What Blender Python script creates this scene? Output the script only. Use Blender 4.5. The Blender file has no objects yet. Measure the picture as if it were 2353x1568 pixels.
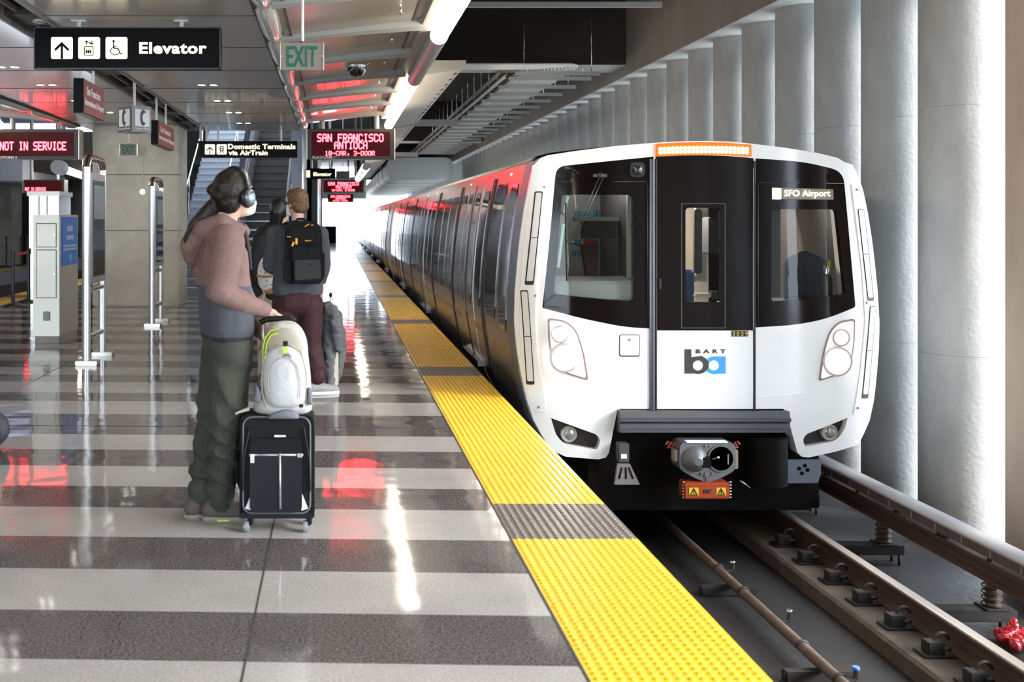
import bpy, bmesh, math, random
from mathutils import Vector, Matrix, noise
from mathutils.geometry import tessellate_polygon
random.seed(7)
PI = math.pi
SC = bpy.context.scene
COL = SC.collection
# ---------------------------------------------------------------- camera
F = 2406.0            # focal length in pixels of the 2353 px wide frame
VX, VY, H = 771.0, 506.0, 1.545
cd = bpy.data.cameras.new('camera'); cam = bpy.data.objects.new('camera', cd); COL.objects.link(cam)
cam.location = (0, 0, H); cam.rotation_euler = (PI/2, 0, 0)
cd.sensor_width = 36; cd.lens = 36*F/2353
cd.shift_x = (1176.5-VX)/2353; cd.shift_y = -(784-VY)/2353
cd.clip_end = 500
cd.dof.use_dof = True; cd.dof.focus_distance = 8.9; cd.dof.aperture_fstop = 3.2
SC.camera = cam
# ---------------------------------------------------------------- world, sun, exposure
w = bpy.data.worlds.new('daylight'); SC.world = w; w.use_nodes = True
bg = w.node_tree.nodes['Background']
bg.inputs[0].default_value = (0.76, 0.88, 1.0, 1); bg.inputs[1].default_value = 8.0
sd = bpy.data.lights.new('sun', 'SUN'); sun = bpy.data.objects.new('sun', sd); COL.objects.link(sun)
sd.energy = 6.0; sd.angle = math.radians(20); sd.color = (1.0, 0.95, 0.86)
sun.rotation_euler = Vector((-0.9, 0.5, -0.5)).to_track_quat('-Z', 'Y').to_euler()
SC.view_settings.view_transform = 'Standard'; SC.view_settings.look = 'None'
SC.view_settings.exposure = 0.74; SC.view_settings.gamma = 1.0; SC.view_settings.use_curve_mapping = False
SC.cycles.max_bounces = 8; SC.cycles.transparent_max_bounces = 12
SC.cycles.sample_clamp_indirect = 6.0
SC.cycles.caustics_reflective = False; SC.cycles.caustics_refractive = False

def pp(x, y, Y):
    """photo pixel + distance along the platform -> point in the place"""
    return Vector(((x-VX)*Y/F, Y, H-(y-VY)*Y/F))

# ---------------------------------------------------------------- materials
MATS = {}
def mat(name, col, rough=0.5, metal=0.0, var=0.0, vscale=6.0, bump=0.0, bscale=40.0, emit=None, es=0.0, spec=0.5, coat=0.0, streak=None, alpha=None):
    if name in MATS: return MATS[name]
    m = bpy.data.materials.new(name); m.use_nodes = True
    nt = m.node_tree; b = nt.nodes['Principled BSDF']
    b.inputs['Base Color'].default_value = (*col, 1)
    b.inputs['Roughness'].default_value = rough; b.inputs['Metallic'].default_value = metal
    b.inputs['Specular IOR Level'].default_value = spec
    b.inputs['Coat Weight'].default_value = coat; b.inputs['Coat Roughness'].default_value = 0.08
    if emit: b.inputs['Emission Color'].default_value = (*emit, 1); b.inputs['Emission Strength'].default_value = es
    tc = None
    if var or bump:
        tc = nt.nodes.new('ShaderNodeTexCoord')
    if var:
        mp = nt.nodes.new('ShaderNodeMapping'); nt.links.new(tc.outputs['Object'], mp.inputs[0])
        if streak: mp.inputs['Scale'].default_value = streak
        n = nt.nodes.new('ShaderNodeTexNoise'); n.inputs['Scale'].default_value = vscale; n.inputs['Detail'].default_value = 8; n.inputs['Roughness'].default_value = 0.65
        nt.links.new(mp.outputs[0], n.inputs['Vector'])
        r = nt.nodes.new('ShaderNodeValToRGB')
        r.color_ramp.elements[0].position = 0.3; r.color_ramp.elements[1].position = 0.7
        r.color_ramp.elements[0].color = (*[c*(1-var) for c in col], 1)
        r.color_ramp.elements[1].color = (*[min(1, c*(1+var*0.6)) for c in col], 1)
        nt.links.new(n.outputs['Fac'], r.inputs[0]); nt.links.new(r.outputs[0], b.inputs['Base Color'])
    if bump:
        n2 = nt.nodes.new('ShaderNodeTexNoise'); n2.inputs['Scale'].default_value = bscale; n2.inputs['Detail'].default_value = 4
        nt.links.new(tc.outputs['Object'], n2.inputs['Vector'])
        bp = nt.nodes.new('ShaderNodeBump'); bp.inputs['Strength'].default_value = bump; bp.inputs['Distance'].default_value = 0.02
        nt.links.new(n2.outputs['Fac'], bp.inputs['Height']); nt.links.new(bp.outputs[0], b.inputs['Normal'])
    MATS[name] = m
    return m

def terrazzo(name, a, bcol, sp):
    m = mat(name, a, 0.07, spec=0.55)
    nt = m.node_tree; b = nt.nodes['Principled BSDF']
    tc = nt.nodes.new('ShaderNodeTexCoord')
    v = nt.nodes.new('ShaderNodeTexNoise'); v.inputs['Scale'].default_value = 95; v.inputs['Detail'].default_value = 3
    n = nt.nodes.new('ShaderNodeTexNoise'); n.inputs['Scale'].default_value = 3.0; n.inputs['Detail'].default_value = 6
    nt.links.new(tc.outputs['Object'], v.inputs['Vector']); nt.links.new(tc.outputs['Object'], n.inputs['Vector'])
    r = nt.nodes.new('ShaderNodeValToRGB'); r.color_ramp.elements[0].position = 0.36; r.color_ramp.elements[1].position = 0.68
    r.color_ramp.elements[0].color = (*a, 1); r.color_ramp.elements[1].color = (*bcol, 1)
    nt.links.new(v.outputs['Fac'], r.inputs[0])
    mx = nt.nodes.new('ShaderNodeMix'); mx.data_type = 'RGBA'; mx.blend_type = 'MULTIPLY'; mx.inputs[0].default_value = sp
    nt.links.new(r.outputs[0], mx.inputs[6]); nt.links.new(n.outputs['Fac'], mx.inputs[7]); nt.links.new(mx.outputs[2], b.inputs['Base Color'])
    # slight waviness of the polish
    w_ = nt.nodes.new('ShaderNodeTexNoise'); w_.inputs['Scale'].default_value = 3.2; w_.inputs['Detail'].default_value = 1
    nt.links.new(tc.outputs['Object'], w_.inputs['Vector'])
    bp = nt.nodes.new('ShaderNodeBump'); bp.inputs['Strength'].default_value = 0.10; bp.inputs['Distance'].default_value = 0.03
    nt.links.new(w_.outputs['Fac'], bp.inputs['Height']); nt.links.new(bp.outputs[0], b.inputs['Normal'])
    return m

def glassmat(name, tint=(0.85, 0.92, 0.9), refl=0.0):
    m = bpy.data.materials.new(name); m.use_nodes = True; nt = m.node_tree
    for n in list(nt.nodes): nt.nodes.remove(n)
    o = nt.nodes.new('ShaderNodeOutputMaterial'); t = nt.nodes.new('ShaderNodeBsdfTransparent'); g = nt.nodes.new('ShaderNodeBsdfGlossy')
    t.inputs[0].default_value = (*tint, 1); g.inputs['Roughness'].default_value = 0.02
    lw = nt.nodes.new('ShaderNodeLayerWeight'); lw.inputs[0].default_value = 0.25
    ad = nt.nodes.new('ShaderNodeMath'); ad.operation = 'ADD'; ad.inputs[1].default_value = refl; ad.use_clamp = True
    mx = nt.nodes.new('ShaderNodeMixShader')
    nt.links.new(lw.outputs['Fresnel'], ad.inputs[0]); nt.links.new(ad.outputs[0], mx.inputs[0])
    nt.links.new(t.outputs[0], mx.inputs[1]); nt.links.new(g.outputs[0], mx.inputs[2]); nt.links.new(mx.outputs[0], o.inputs[0])
    MATS[name] = m; return m

# ---------------------------------------------------------------- mesh building
class MB:
    def __init__(s): s.v = []; s.f = []; s.m = []; s.s = []
    def add(s, vs, fs, mi=0, sm=False):
        o = len(s.v); s.v += [tuple(v) for v in vs]
        for f in fs: s.f.append(tuple(i+o for i in f)); s.m.append(mi); s.s.append(sm)
        return s
    def box(s, x0, x1, y0, y1, z0, z1, mi=0):
        vs = [(x, y, z) for z in (z0, z1) for y in (y0, y1) for x in (x0, x1)]
        return s.add(vs, [(0,2,3,1),(4,5,7,6),(0,1,5,4),(2,6,7,3),(0,4,6,2),(1,3,7,5)], mi)
    def obox(s, c, ax, ay, az, mi=0):
        """box from a centre and three half-axis vectors"""
        c, ax, ay, az = Vector(c), Vector(ax), Vector(ay), Vector(az)
        vs = [c+ax*i+ay*j+az*k for k in (-1,1) for j in (-1,1) for i in (-1,1)]
        return s.add(vs, [(0,2,3,1),(4,5,7,6),(0,1,5,4),(2,6,7,3),(0,4,6,2),(1,3,7,5)], mi)
    def prism(s, poly, axis, a, b, mi=0, sm=False, caps=(0, 1)):
        """polygon in the two other axes pushed from a to b along axis (0,1,2)"""
        def P(p, t):
            q = list(p); q.insert(axis, t); return q
        n = len(poly)
        vs = [P(p, a) for p in poly]+[P(p, b) for p in poly]
        s.add(vs, [(i, (i+1) % n, n+(i+1) % n, n+i) for i in range(n)], mi, sm)
        for k in [n*c for c in caps]:
            tr = tessellate_polygon([[Vector((p[0], p[1], 0)) for p in poly]])
            o = len(s.v)
            s.v += [tuple(q) for q in vs[k:k+n]]
            for t in tr: s.f.append(tuple(o+i for i in t)); s.m.append(mi); s.s.append(False)
        return s
    def tube(s, path, rad, n=10, mi=0, flat=1.0, up=None, cap=True):
        path = [Vector(p) for p in path]; k = len(path)
        if not isinstance(rad, (list, tuple)): rad = [rad]*k
        t0 = (path[1]-path[0]).normalized()
        u = Vector(up) if up else (Vector((0,0,1)) if abs(t0.z) < 0.9 else Vector((0,1,0)))
        u = (u-t0*u.dot(t0)).normalized(); vs = []
        for i in range(k):
            t = (path[min(i+1,k-1)]-path[max(i-1,0)]).normalized()
            u = (u-t*u.dot(t)).normalized(); w_ = t.cross(u)
            for j in range(n):
                a = 2*PI*j/n
                vs.append(path[i]+u*(math.cos(a)*rad[i]*flat)+w_*(math.sin(a)*rad[i]))
        fs = [(i*n+j, i*n+(j+1) % n, (i+1)*n+(j+1) % n, (i+1)*n+j) for i in range(k-1) for j in range(n)]
        s.add(vs, fs, mi, True)
        if cap: s.add([vs[j] for j in range(n)], [tuple(reversed(range(n)))], mi); s.add([vs[(k-1)*n+j] for j in range(n)], [tuple(range(n))], mi)
        return s
    def cyl(s, p0, p1, r, n=14, mi=0, r1=None): return s.tube([p0, p1], [r, r if r1 is None else r1], n, mi)
    def ell(s, c, r, nu=16, nv=10, mi=0, rot=None):
        c = Vector(c); R = rot or Matrix.Identity(3); vs = []; fs = []
        if not isinstance(r, (list, tuple)): r = (r, r, r)
        for i in range(nv+1):
            th = PI*i/nv
            for j in range(nu):
                ph = 2*PI*j/nu
                vs.append(c+R @ Vector((r[0]*math.sin(th)*math.cos(ph), r[1]*math.sin(th)*math.sin(ph), r[2]*math.cos(th))))
        for i in range(nv):
            for j in range(nu):
                a, b, c2, d = i*nu+j, i*nu+(j+1) % nu, (i+1)*nu+(j+1) % nu, (i+1)*nu+j
                fs.append((a, d, c2, b))
        return s.add(vs, fs, mi, True)
    def limb(s, pts, rad, mi=0, n=14):
        """tapered capsule chain (closed solids that are fused later)"""
        for i, p in enumerate(pts): s.ell(p, rad[i], n, 8, mi)
        for i in range(len(pts)-1): s.tube([pts[i], pts[i+1]], [rad[i], rad[i+1]], n, mi)
        return s
    def lathe(s, prof, c, n=20, mi=0, axis=2, caps=True):
        vs = []; k = len(prof)
        for r, h in prof:
            for j in range(n):
                a = 2*PI*j/n
                q = [r*math.cos(a), r*math.sin(a)]; q.insert(axis, h)
                vs.append((c[0]+q[0], c[1]+q[1], c[2]+q[2]))
        fs = [(i*n+j, i*n+(j+1) % n, (i+1)*n+(j+1) % n, (i+1)*n+j) for i in range(k-1) for j in range(n)]
        s.add(vs, fs, mi, True)
        if caps: s.add(vs[:n], [tuple(range(n))], mi); s.add(vs[-n:], [tuple(range(n))], mi)
        return s
    def grid(s, rows, mi=0, sm=True, closed=False):
        n = len(rows[0]); vs = [p for r in rows for p in r]
        fs = []
        for i in range(len(rows)-1):
            for j in range(n if closed else n-1):
                fs.append((i*n+j, i*n+(j+1) % n, (i+1)*n+(j+1) % n, (i+1)*n+j))
        return s.add(vs, fs, mi, sm)
    def build(s, name, mats, parent=None, bev=0.0, seg=2, sharp=35, weld=True, **pr):
        me = bpy.data.meshes.new(name)
        bm = bmesh.new()
        vs = [bm.verts.new(v) for v in s.v]
        for f, mi, sm in zip(s.f, s.m, s.s):
            try:
                q = bm.faces.new([vs[i] for i in f]); q.material_index = mi; q.smooth = sm
            except ValueError: pass
        if weld: bmesh.ops.remove_doubles(bm, verts=bm.verts, dist=1e-5)
        bmesh.ops.recalc_face_normals(bm, faces=bm.faces)
        if bev:
            es = [e for e in bm.edges if len(e.link_faces) == 2 and e.calc_face_angle(0) > 0.6]
            bmesh.ops.bevel(bm, geom=es, offset=bev, segments=seg, affect='EDGES', clamp_overlap=True)
            for q in bm.faces: q.smooth = True
            lim = math.radians(60)
        else: lim = math.radians(sharp)
        for e in bm.edges:
            if len(e.link_faces) != 2 or e.calc_face_angle(0) > lim: e.smooth = False
        bm.to_mesh(me); bm.free()
        return link(name, me, mats, parent, **pr)

def link(name, me, mats, parent=None, **pr):
    o = bpy.data.objects.new(name, me); COL.objects.link(o)
    if not isinstance(mats, (list, tuple)): mats = [mats]
    for m in mats: me.materials.append(MATS[m] if isinstance(m, str) else m)
    if parent is not None: attach(o, parent)
    for k, v in pr.items(): o[k] = v
    return o
def attach(o, parent):
    o.parent = parent
    o.matrix_parent_inverse = world(parent).inverted()
def world(o):
    return o.matrix_basis.copy() if o.parent is None else world(o.parent) @ o.matrix_parent_inverse @ o.matrix_basis
def thing(name, label, cat, loc=(0,0,0), group=None):
    o = bpy.data.objects.new(name, None); COL.objects.link(o); o.location = loc; o.empty_display_size = 0.1
    o['label'] = label; o['category'] = cat
    if group: o['group'] = group
    return o
def tag(o, label, cat, group=None):
    o['label'] = label; o['category'] = cat
    if group: o['group'] = group
    return o
def struct(o): o['kind'] = 'structure'; return o
def bake(o):
    """replace a mesh by the result of its modifiers"""
    dg = bpy.context.evaluated_depsgraph_get()
    me = bpy.data.meshes.new_from_object(o.evaluated_get(dg))
    old = o.data; o.modifiers.clear(); o.data = me; bpy.data.meshes.remove(old)
    return o
def fuse(mb, name, mats, parent, voxel=0.01, smooth=4, **pr):
    """melt overlapping closed solids into one continuous surface"""
    o = mb.build(name, [], parent, weld=False, **pr)
    r = o.modifiers.new('r', 'REMESH'); r.mode = 'VOXEL'; r.voxel_size = voxel; r.use_smooth_shade = True
    if smooth:
        q = o.modifiers.new('s', 'SMOOTH'); q.factor = 0.5; q.iterations = smooth
    bake(o)
    for p in o.data.polygons: p.use_smooth = True; p.material_index = 0
    o.data.materials.clear()
    for m in (mats if isinstance(mats, (list, tuple)) else [mats]): o.data.materials.append(MATS[m] if isinstance(m, str) else m)
    return o
def copy_tree(o, parent=None, label=None, loc=None, data=None):
    c = o.copy(); COL.objects.link(c)
    if parent:
        mi = o.matrix_parent_inverse.copy(); c.parent = parent; c.matrix_parent_inverse = mi
    for ch in o.children: copy_tree(ch, c)
    if label: c['label'] = label
    if loc is not None: c.location = loc
    return c

def text_mesh(txt, bold=0.0, extr=0.0, spacing=1.0):
    cu = bpy.data.curves.new('t', 'FONT'); cu.body = txt; cu.offset = bold; cu.extrude = extr; cu.space_character = spacing; cu.resolution_u = 3
    o = bpy.data.objects.new('t', cu); COL.objects.link(o)
    me = bpy.data.meshes.new_from_object(o.evaluated_get(bpy.context.evaluated_depsgraph_get()))
    bpy.data.objects.remove(o); bpy.data.curves.remove(cu)
    return me
def lettering(name, txt, o0, wdt, hgt, m, parent, right=(1,0,0), up=(0,0,1), bold=0.02, thick=0.004, spacing=1.0, **pr):
    """raised letters whose box starts at o0 (lower corner) and is wdt x hgt"""
    me = text_mesh(txt, bold, 0.02, spacing)
    xs = [v.co.x for v in me.vertices]; ys = [v.co.y for v in me.vertices]; zs = [v.co.z for v in me.vertices]
    x0, x1, y0, y1 = min(xs), max(xs), min(ys), max(ys)
    R, U = Vector(right).normalized(), Vector(up).normalized(); N = R.cross(U)
    zr = max(zs)-min(zs) or 1
    for v in me.vertices:
        c = v.co.copy()
        v.co = Vector(o0)+R*((c.x-x0)/(x1-x0)*wdt)+U*((c.y-y0)/(y1-y0)*hgt)+N*((c.z-min(zs))/zr*thick)
    return link(name, me, m, parent, **pr)
LED = {'A':'01110 10001 10001 11111 10001 10001 10001','S':'01111 10000 10000 01110 00001 00001 11110','N':'10001 11001 11001 10101 10011 10011 10001',
'F':'11111 10000 10000 11110 10000 10000 10000','R':'11110 10001 10001 11110 10100 10010 10001','C':'01110 10001 10000 10000 10000 10001 01110','I':'01110 00100 00100 00100 00100 00100 01110',
'O':'01110 10001 10001 10001 10001 10001 01110','T':'11111 00100 00100 00100 00100 00100 00100','H':'10001 10001 10001 11111 10001 10001 10001','1':'00100 01100 00100 00100 00100 00100 01110',
'0':'01110 10001 10011 10101 11001 10001 01110','-':'00000 00000 00000 11111 00000 00000 00000',',':'00000 00000 00000 00000 00110 00110 00100','3':'11110 00001 00001 01110 00001 00001 11110',
'D':'11110 10001 10001 10001 10001 10001 11110','E':'11111 10000 10000 11110 10000 10000 11111','V':'10001 10001 10001 10001 10001 01010 00100',' ':'00000 00000 00000 00000 00000 00000 00000'}
def led_text(name, txt, x0, z0, wdt, hgt, y, m, parent):
    """lit dots of a red matrix display, facing the approach (-y)"""
    mb = MB(); n = len(txt)*6-1; px, pz = wdt/n, hgt/7
    for i, ch in enumerate(txt):
        for r, row in enumerate(LED[ch].split()):
            for c, b in enumerate(row):
                if b == '1':
                    x = x0+(i*6+c)*px; z = z0+hgt-(r+1)*pz
                    mb.box(x-px*.16, x+px*1.16, y-0.006, y, z-pz*.10, z+pz*1.10)
    return mb.build(name, m, parent, weld=False)
def rounded(poly, r, n=5):
    out = []; k = len(poly)
    for i in range(k):
        p, a, b = Vector(poly[i]), Vector(poly[i-1]), Vector(poly[(i+1) % k])
        rr = r[i] if isinstance(r, (list, tuple)) else r
        d1, d2 = (a-p), (b-p); q = min(rr, d1.length*.45, d2.length*.45)
        if q < 1e-6: out.append(tuple(p)); continue
        s, e = p+d1.normalized()*q, p+d2.normalized()*q
        for j in range(n+1):
            t = j/n; out.append(tuple(s*(1-t)**2+p*2*t*(1-t)+e*t*t))
    return out

# palette
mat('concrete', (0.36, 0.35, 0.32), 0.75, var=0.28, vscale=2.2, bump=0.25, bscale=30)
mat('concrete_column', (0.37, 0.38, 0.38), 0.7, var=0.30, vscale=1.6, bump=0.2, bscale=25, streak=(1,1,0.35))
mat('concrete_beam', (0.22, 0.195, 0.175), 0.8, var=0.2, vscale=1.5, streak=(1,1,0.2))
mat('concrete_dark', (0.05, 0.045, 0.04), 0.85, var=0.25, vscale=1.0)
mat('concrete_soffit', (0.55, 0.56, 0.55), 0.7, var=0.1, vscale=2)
mat('trackbed', (0.0165, 0.0145, 0.0150), 0.6, var=0.35, vscale=2.5, bump=0.3, bscale=20)
mat('plinth', (0.10, 0.072, 0.053), 0.8, var=0.4, vscale=6, bump=0.4, bscale=40)
mat('ceiling_metal', (0.42, 0.40, 0.375), 0.34, metal=0.3, coat=.22)
mat('ceiling_panel', (0.50, 0.465, 0.43), 0.3, metal=0.3, coat=.45, var=0.05, vscale=1.5)
mat('rib_paint', (0.36, 0.375, 0.375), 0.35)
mat('white_paint', (0.78, 0.78, 0.76), 0.35)
mat('white_pole', (0.85, 0.85, 0.83), 0.35)
mat('dark_void', (0.02, 0.018, 0.016), 0.9)
mat('slot_dark', (0.05, 0.048, 0.045), 0.6)
mat('black_sign', (0.003, 0.003, 0.003), 0.3, spec=.06)
mat('sign_lit', (0.95, 0.9, 0.75), 0.4, emit=(1.0, 0.88, 0.58), es=.75)
mat('led_red', (0.9, 0.05, 0.05), 0.4, emit=(1.0, 0.05, 0.07), es=8.0)
mat('led_face', (0.02, 0.002, 0.003), 0.3, spec=.08, emit=(0.30, 0.006, 0.012), es=0.07)  # dark red base and faint emission stand for glow from the dots
mat('sign_white', (0.85, 0.85, 0.85), 0.5)
mat('sign_grey', (0.30, 0.31, 0.32), 0.5)
mat('maroon', (0.19, 0.035, 0.038), 0.45)
mat('exit_face', (0.24, 0.205, 0.17), 0.4, spec=.3)
mat('exit_green', (0.002, 0.15, 0.10), 0.4, spec=.2)
mat('steel', (0.72, 0.72, 0.70), 0.22, metal=1.0)
mat('steel_brushed', (0.68, 0.66, 0.61), 0.38, metal=.75, var=0.08, vscale=3, streak=(1,1,0.1))
mat('aluminium_tube', (0.86, 0.88, 0.90), 0.3, metal=0.7)
mat('black_plastic', (0.015, 0.015, 0.016), 0.4)
mat('black_rubber', (0.02, 0.018, 0.017), 0.6)
mat('tactile_yellow', (0.92, 0.56, 0.035), 0.32, var=0.08, vscale=5)
mat('tactile_grey', (0.17, 0.145, 0.13), 0.35, var=0.1, vscale=6)
terrazzo('terrazzo_light', (0.41, 0.395, 0.39), (0.57, 0.55, 0.545), 0.3)
terrazzo('terrazzo_dark', (0.065, 0.057, 0.06), (0.23, 0.21, 0.21), 0.3)
mat('rail_steel', (0.065, 0.034, 0.024), 0.6, var=0.3, vscale=8)
mat('rail_top', (0.80, 0.70, 0.64), 0.38, metal=.8)
mat('iron', (0.017, 0.0145, 0.013), 0.6, var=0.3, vscale=20)
mat('pipe_rust', (0.13, 0.088, 0.068), 0.6, var=0.35, vscale=9)
mat('cover_grey', (0.23, 0.22, 0.23), 0.6, var=0.15, vscale=4)
mat('cover_brown', (0.08, 0.052, 0.046), 0.6, var=0.2, vscale=10)
mat('tube_lit', (1, 0.97, 0.9), 0.4, emit=(1.0, 0.88, 0.70), es=9.0)
mat('tube_grey', (.45,.45,.45), .35)
mat('downlight', (1, 1, 1), 0.4, emit=(1, 0.97, 0.92), es=9.0)
mat('blue_steel', (0.36, 0.41, 0.50), 0.4, var=0.1, vscale=3)
mat('sky_blue_panel', (0.45, 0.52, 0.68), 0.4)
mat('escalator_black', (0.05, 0.047, 0.044), 0.45)
mat('stone_step', (0.36, 0.40, 0.46), 0.6, var=0.12, vscale=5)
# ================================================================ the platform and the hall
XE = 1.464            # platform edge beside the train
XS = 0.855            # inner edge of the tactile strip
YEND = 76.0
PX0 = -6.70           # the other edge of the platform
CX = (XE+PX0)/2       # middle line of the platform
# striped terrazzo: one mesh, two polished mixes
mb = MB()
edges = [1.75, 2.24, 2.7, 3.17, 3.65, 4.11, 4.60, 5.07, 5.59, 6.034, 6.53, 7.0, 7.49, 8.28, 8.87, 9.3, 9.92, 10.37, 10.9, 11.4]
# dark runs start at these edges:  3.65-4.11, 4.60-5.07, 5.59-6.03, 6.53-7.0, 7.49-8.28 ...
while edges[-1] < YEND: edges.append(edges[-1]+0.515)
edges = [0.3, 0.8, 1.27]+edges
sk = -0.033
for i in range(len(edges)-1):
    a, b = edges[i], edges[i+1]
    k = sk if b < YEND else sk
    dark = (i % 2 == 1)
    for xa, xb in ((PX0+0.61, -2.6), (-2.6, XS)):
        mb.add([(xa, a+sk*xa, 0), (xb, a+sk*xb, 0), (xb, b+sk*xb, 0), (xa, b+sk*xa, 0)], [(0,1,2,3)], 1 if dark else 0)
floor = struct(mb.build('floor', ['terrazzo_light', 'terrazzo_dark']))
mb = MB()
mb.box(PX0, XE, -14, YEND, -0.35, -0.012)
mb.box(PX0+0.5, XE-0.45, -14, YEND, -1.4, -0.35)
mb.box(PX0+0.6, XS, -14, 0.3, -0.02, 0.0)
struct(mb.build('floor_slab', 'concrete'))
# expansion joints of the terrazzo
mb = MB()
for x in (-0.315, -2.9, 3.0):
    if x < 0: mb.add([(x-.004, 2.4, .0012), (x+.004, 2.4, .0012), (x+.004, 60, .0012), (x-.004, 60, .0012)], [(0,1,2,3)])
mb.add([(PX0+.7, 7.79+.2, .0012), (XS, 7.79-.03, .0012), (XS, 7.80-.03, .0012), (PX0+.7, 7.80+.2, .0012)], [(0,1,2,3)])
struct(mb.build('trim_floor_joint', 'slot_dark'))

# tactile strip: yellow runs and grey door marks, truncated domes on both
def domes(mb, x0, x1, y0, y1, mi, pitch, near):
    nx = int(round((x1-x0)/pitch)); ny = max(1, int(round((y1-y0)/pitch)))
    px, py = (x1-x0)/nx, (y1-y0)/ny
    n = 8 if near else 6
    for i in range(nx):
        for j in range(ny):
            cx, cy = x0+(i+.5)*px, y0+(j+.5)*py
            vs = []
            for r, h in ((.0135, 0.0), (.0115, .0038), (.0065, .0052)):
                vs += [(cx+r*math.cos(2*PI*q/n), cy+r*math.sin(2*PI*q/n), h) for q in range(n)]
            fs = [(a*n+q, a*n+(q+1) % n, (a+1)*n+(q+1) % n, (a+1)*n+q) for a in range(2) for q in range(n)]
            fs.append(tuple(range(2*n, 3*n)))
            mb.add(vs, fs, mi, True)
def tactile(name, label, xa, xb, marks, y0, y1, far):
    root = thing(name, label, 'tactile paving', ((xa+xb)/2, 5, 0))
    cuts = [y0]
    for m in marks: cuts += [m-0.315, m+0.315]
    cuts.append(y1)
    for i in range(len(cuts)-1):
        a, b = cuts[i], cuts[i+1]
        grey = i % 2 == 1
        mb = MB()
        # tiles of one foot
        n = max(1, int(round((b-a)/0.305)))
        for q in range(n):
            ta, tb = a+(b-a)*q/n, a+(b-a)*(q+1)/n
            mb.box(xa, xb, ta+.002, tb-.002, -0.011, 0.0)
        if not far and a < 20: domes(mb, xa+.008, xb-.008, a, min(b, 20), 0, 0.0405, a < 9)
        mb.build('grey_section' if grey else 'yellow_section', 'tactile_grey' if grey else 'tactile_yellow', root, weld=False, sharp=50, label='dark grey ribbed door mark' if grey else 'yellow domed paving')
    return root
k0 = F*H
marks = [k0/690, k0/347.5, k0/233.5, k0/175, k0/141, k0/117]
d = (marks[-1]-marks[0])/5
marks = [marks[0]-d+1.9]*0+marks
while marks[-1]+d < YEND-2: marks.append(marks[-1]+d)
tactile('tactile_strip', 'yellow domed tactile strip along the platform edge beside the train', XS, XE, marks, 1.2, YEND, False)
tactile('tactile_strip', 'yellow tactile strip on the empty side of the platform behind the belt posts', PX0, PX0+0.605, [m for m in marks], 1.2, YEND, True)
# edge angle between terrazzo and strip
mb = MB(); mb.box(XS-.012, XS-.001, 1.2, YEND, -.01, .0015)
struct(mb.build('trim_strip_edge', 'slot_dark'))

# ---------------------------------------------------------------- trackbeds
XT = 3.12             # train / track centre line
struct(MB().box(XE-0.45, 5.32, -14, 120, -1.6, -1.335).build('floor_trackbed', 'trackbed'))
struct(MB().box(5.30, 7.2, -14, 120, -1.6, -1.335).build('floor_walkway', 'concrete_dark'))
def rail(xc, label, group=None):
    t = thing('running_rail', label, 'rail', (xc, 6, -1.21))
    pr = [(-.07,0),(.07,0),(.07,.012),(.014,.035),(.011,.125),(.036,.14),(.037,.165),(-.037,.165),(-.036,.14),(-.011,.125),(-.014,.035),(-.07,.012)]
    MB().prism([(xc+a, -1.21+b) for a, b in pr], 1, -3, 118).build('rail_web', 'rail_steel', t)
    MB().prism(rounded([(xc-.037, -1.05), (xc+.037, -1.05), (xc+.037, -1.034), (xc-.037, -1.034)], [0,0,.012,.012]), 1, -3, 118).build('rail_head', 'rail_top', t, label='worn shiny running surface')
    return t
XR = 3.975
rail(XR, 'shiny running rail in the trackbed between the train and the covered power rail')
rail(XT*2-XR, 'running rail tucked under the platform edge below the yellow strip')
for xc, lab in ((XR, 'rough concrete plinth carrying the running rail and its clips'), (XT*2-XR, 'concrete plinth under the rail beside the platform face')):
    mb = MB(); mb.prism([(xc-.36, -1.34), (xc-.355, -1.232), (xc-.33, -1.215), (xc+.32, -1.215), (xc+.34, -1.34)], 1, -3, 118)
    tag(mb.build('rail_plinth', 'plinth'), lab, 'track plinth')
# rail clips on the plinth
ORD = ['first','second','third','fourth','fifth','sixth','seventh','eighth','ninth','tenth','eleventh','twelfth','thirteenth','fourteenth','fifteenth','sixteenth','seventeenth','eighteenth','nineteenth','twentieth','twenty-first','twenty-second','twenty-third','twenty-fourth','twenty-fifth','twenty-sixth']
def clip(y, label, src=None):
    if src: return copy_tree(src[0], None, label, (XR-.16, y, -1.215))
    t = thing('rail_clip', label, 'rail clip', (XR-.16, y, -1.215), 'rail clips on the plinth')
    MB().box(XR-.27, XR-.075, y-.075, y+.075, -1.2145, -1.200).build('clip_plate', 'iron', t, bev=.003)
    MB().box(XR-.235, XR-.125, y-.045, y+.045, -1.2, -1.125).build('clip_block', 'iron', t, bev=.006)
    pts = [(XR-.115+.045*math.cos(a), y+.02, -1.13+.045*math.sin(a)) for a in [PI*k/8 for k in range(9)]]
    MB().tube(pts, .011, 8).build('clip_spring', 'iron', t)
    MB().cyl((XR-.15, y-.05, -1.16), (XR-.10, y-.05, -1.16), .014, 8).build('clip_bolt', 'iron', t)
    return t
c0 = None
ys = [5.35, 5.78, 6.21, 6.65, 7.10, 7.545, 7.98, 8.44, 8.88]
for i, y in enumerate(ys):
    nm = 'iron rail clip on the plinth, %s counted from the lower edge of the photo' % ORD[i]
    if c0 is None: c0 = clip(y, nm)
    else:
        c = clip(y, nm, [c0])
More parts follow.
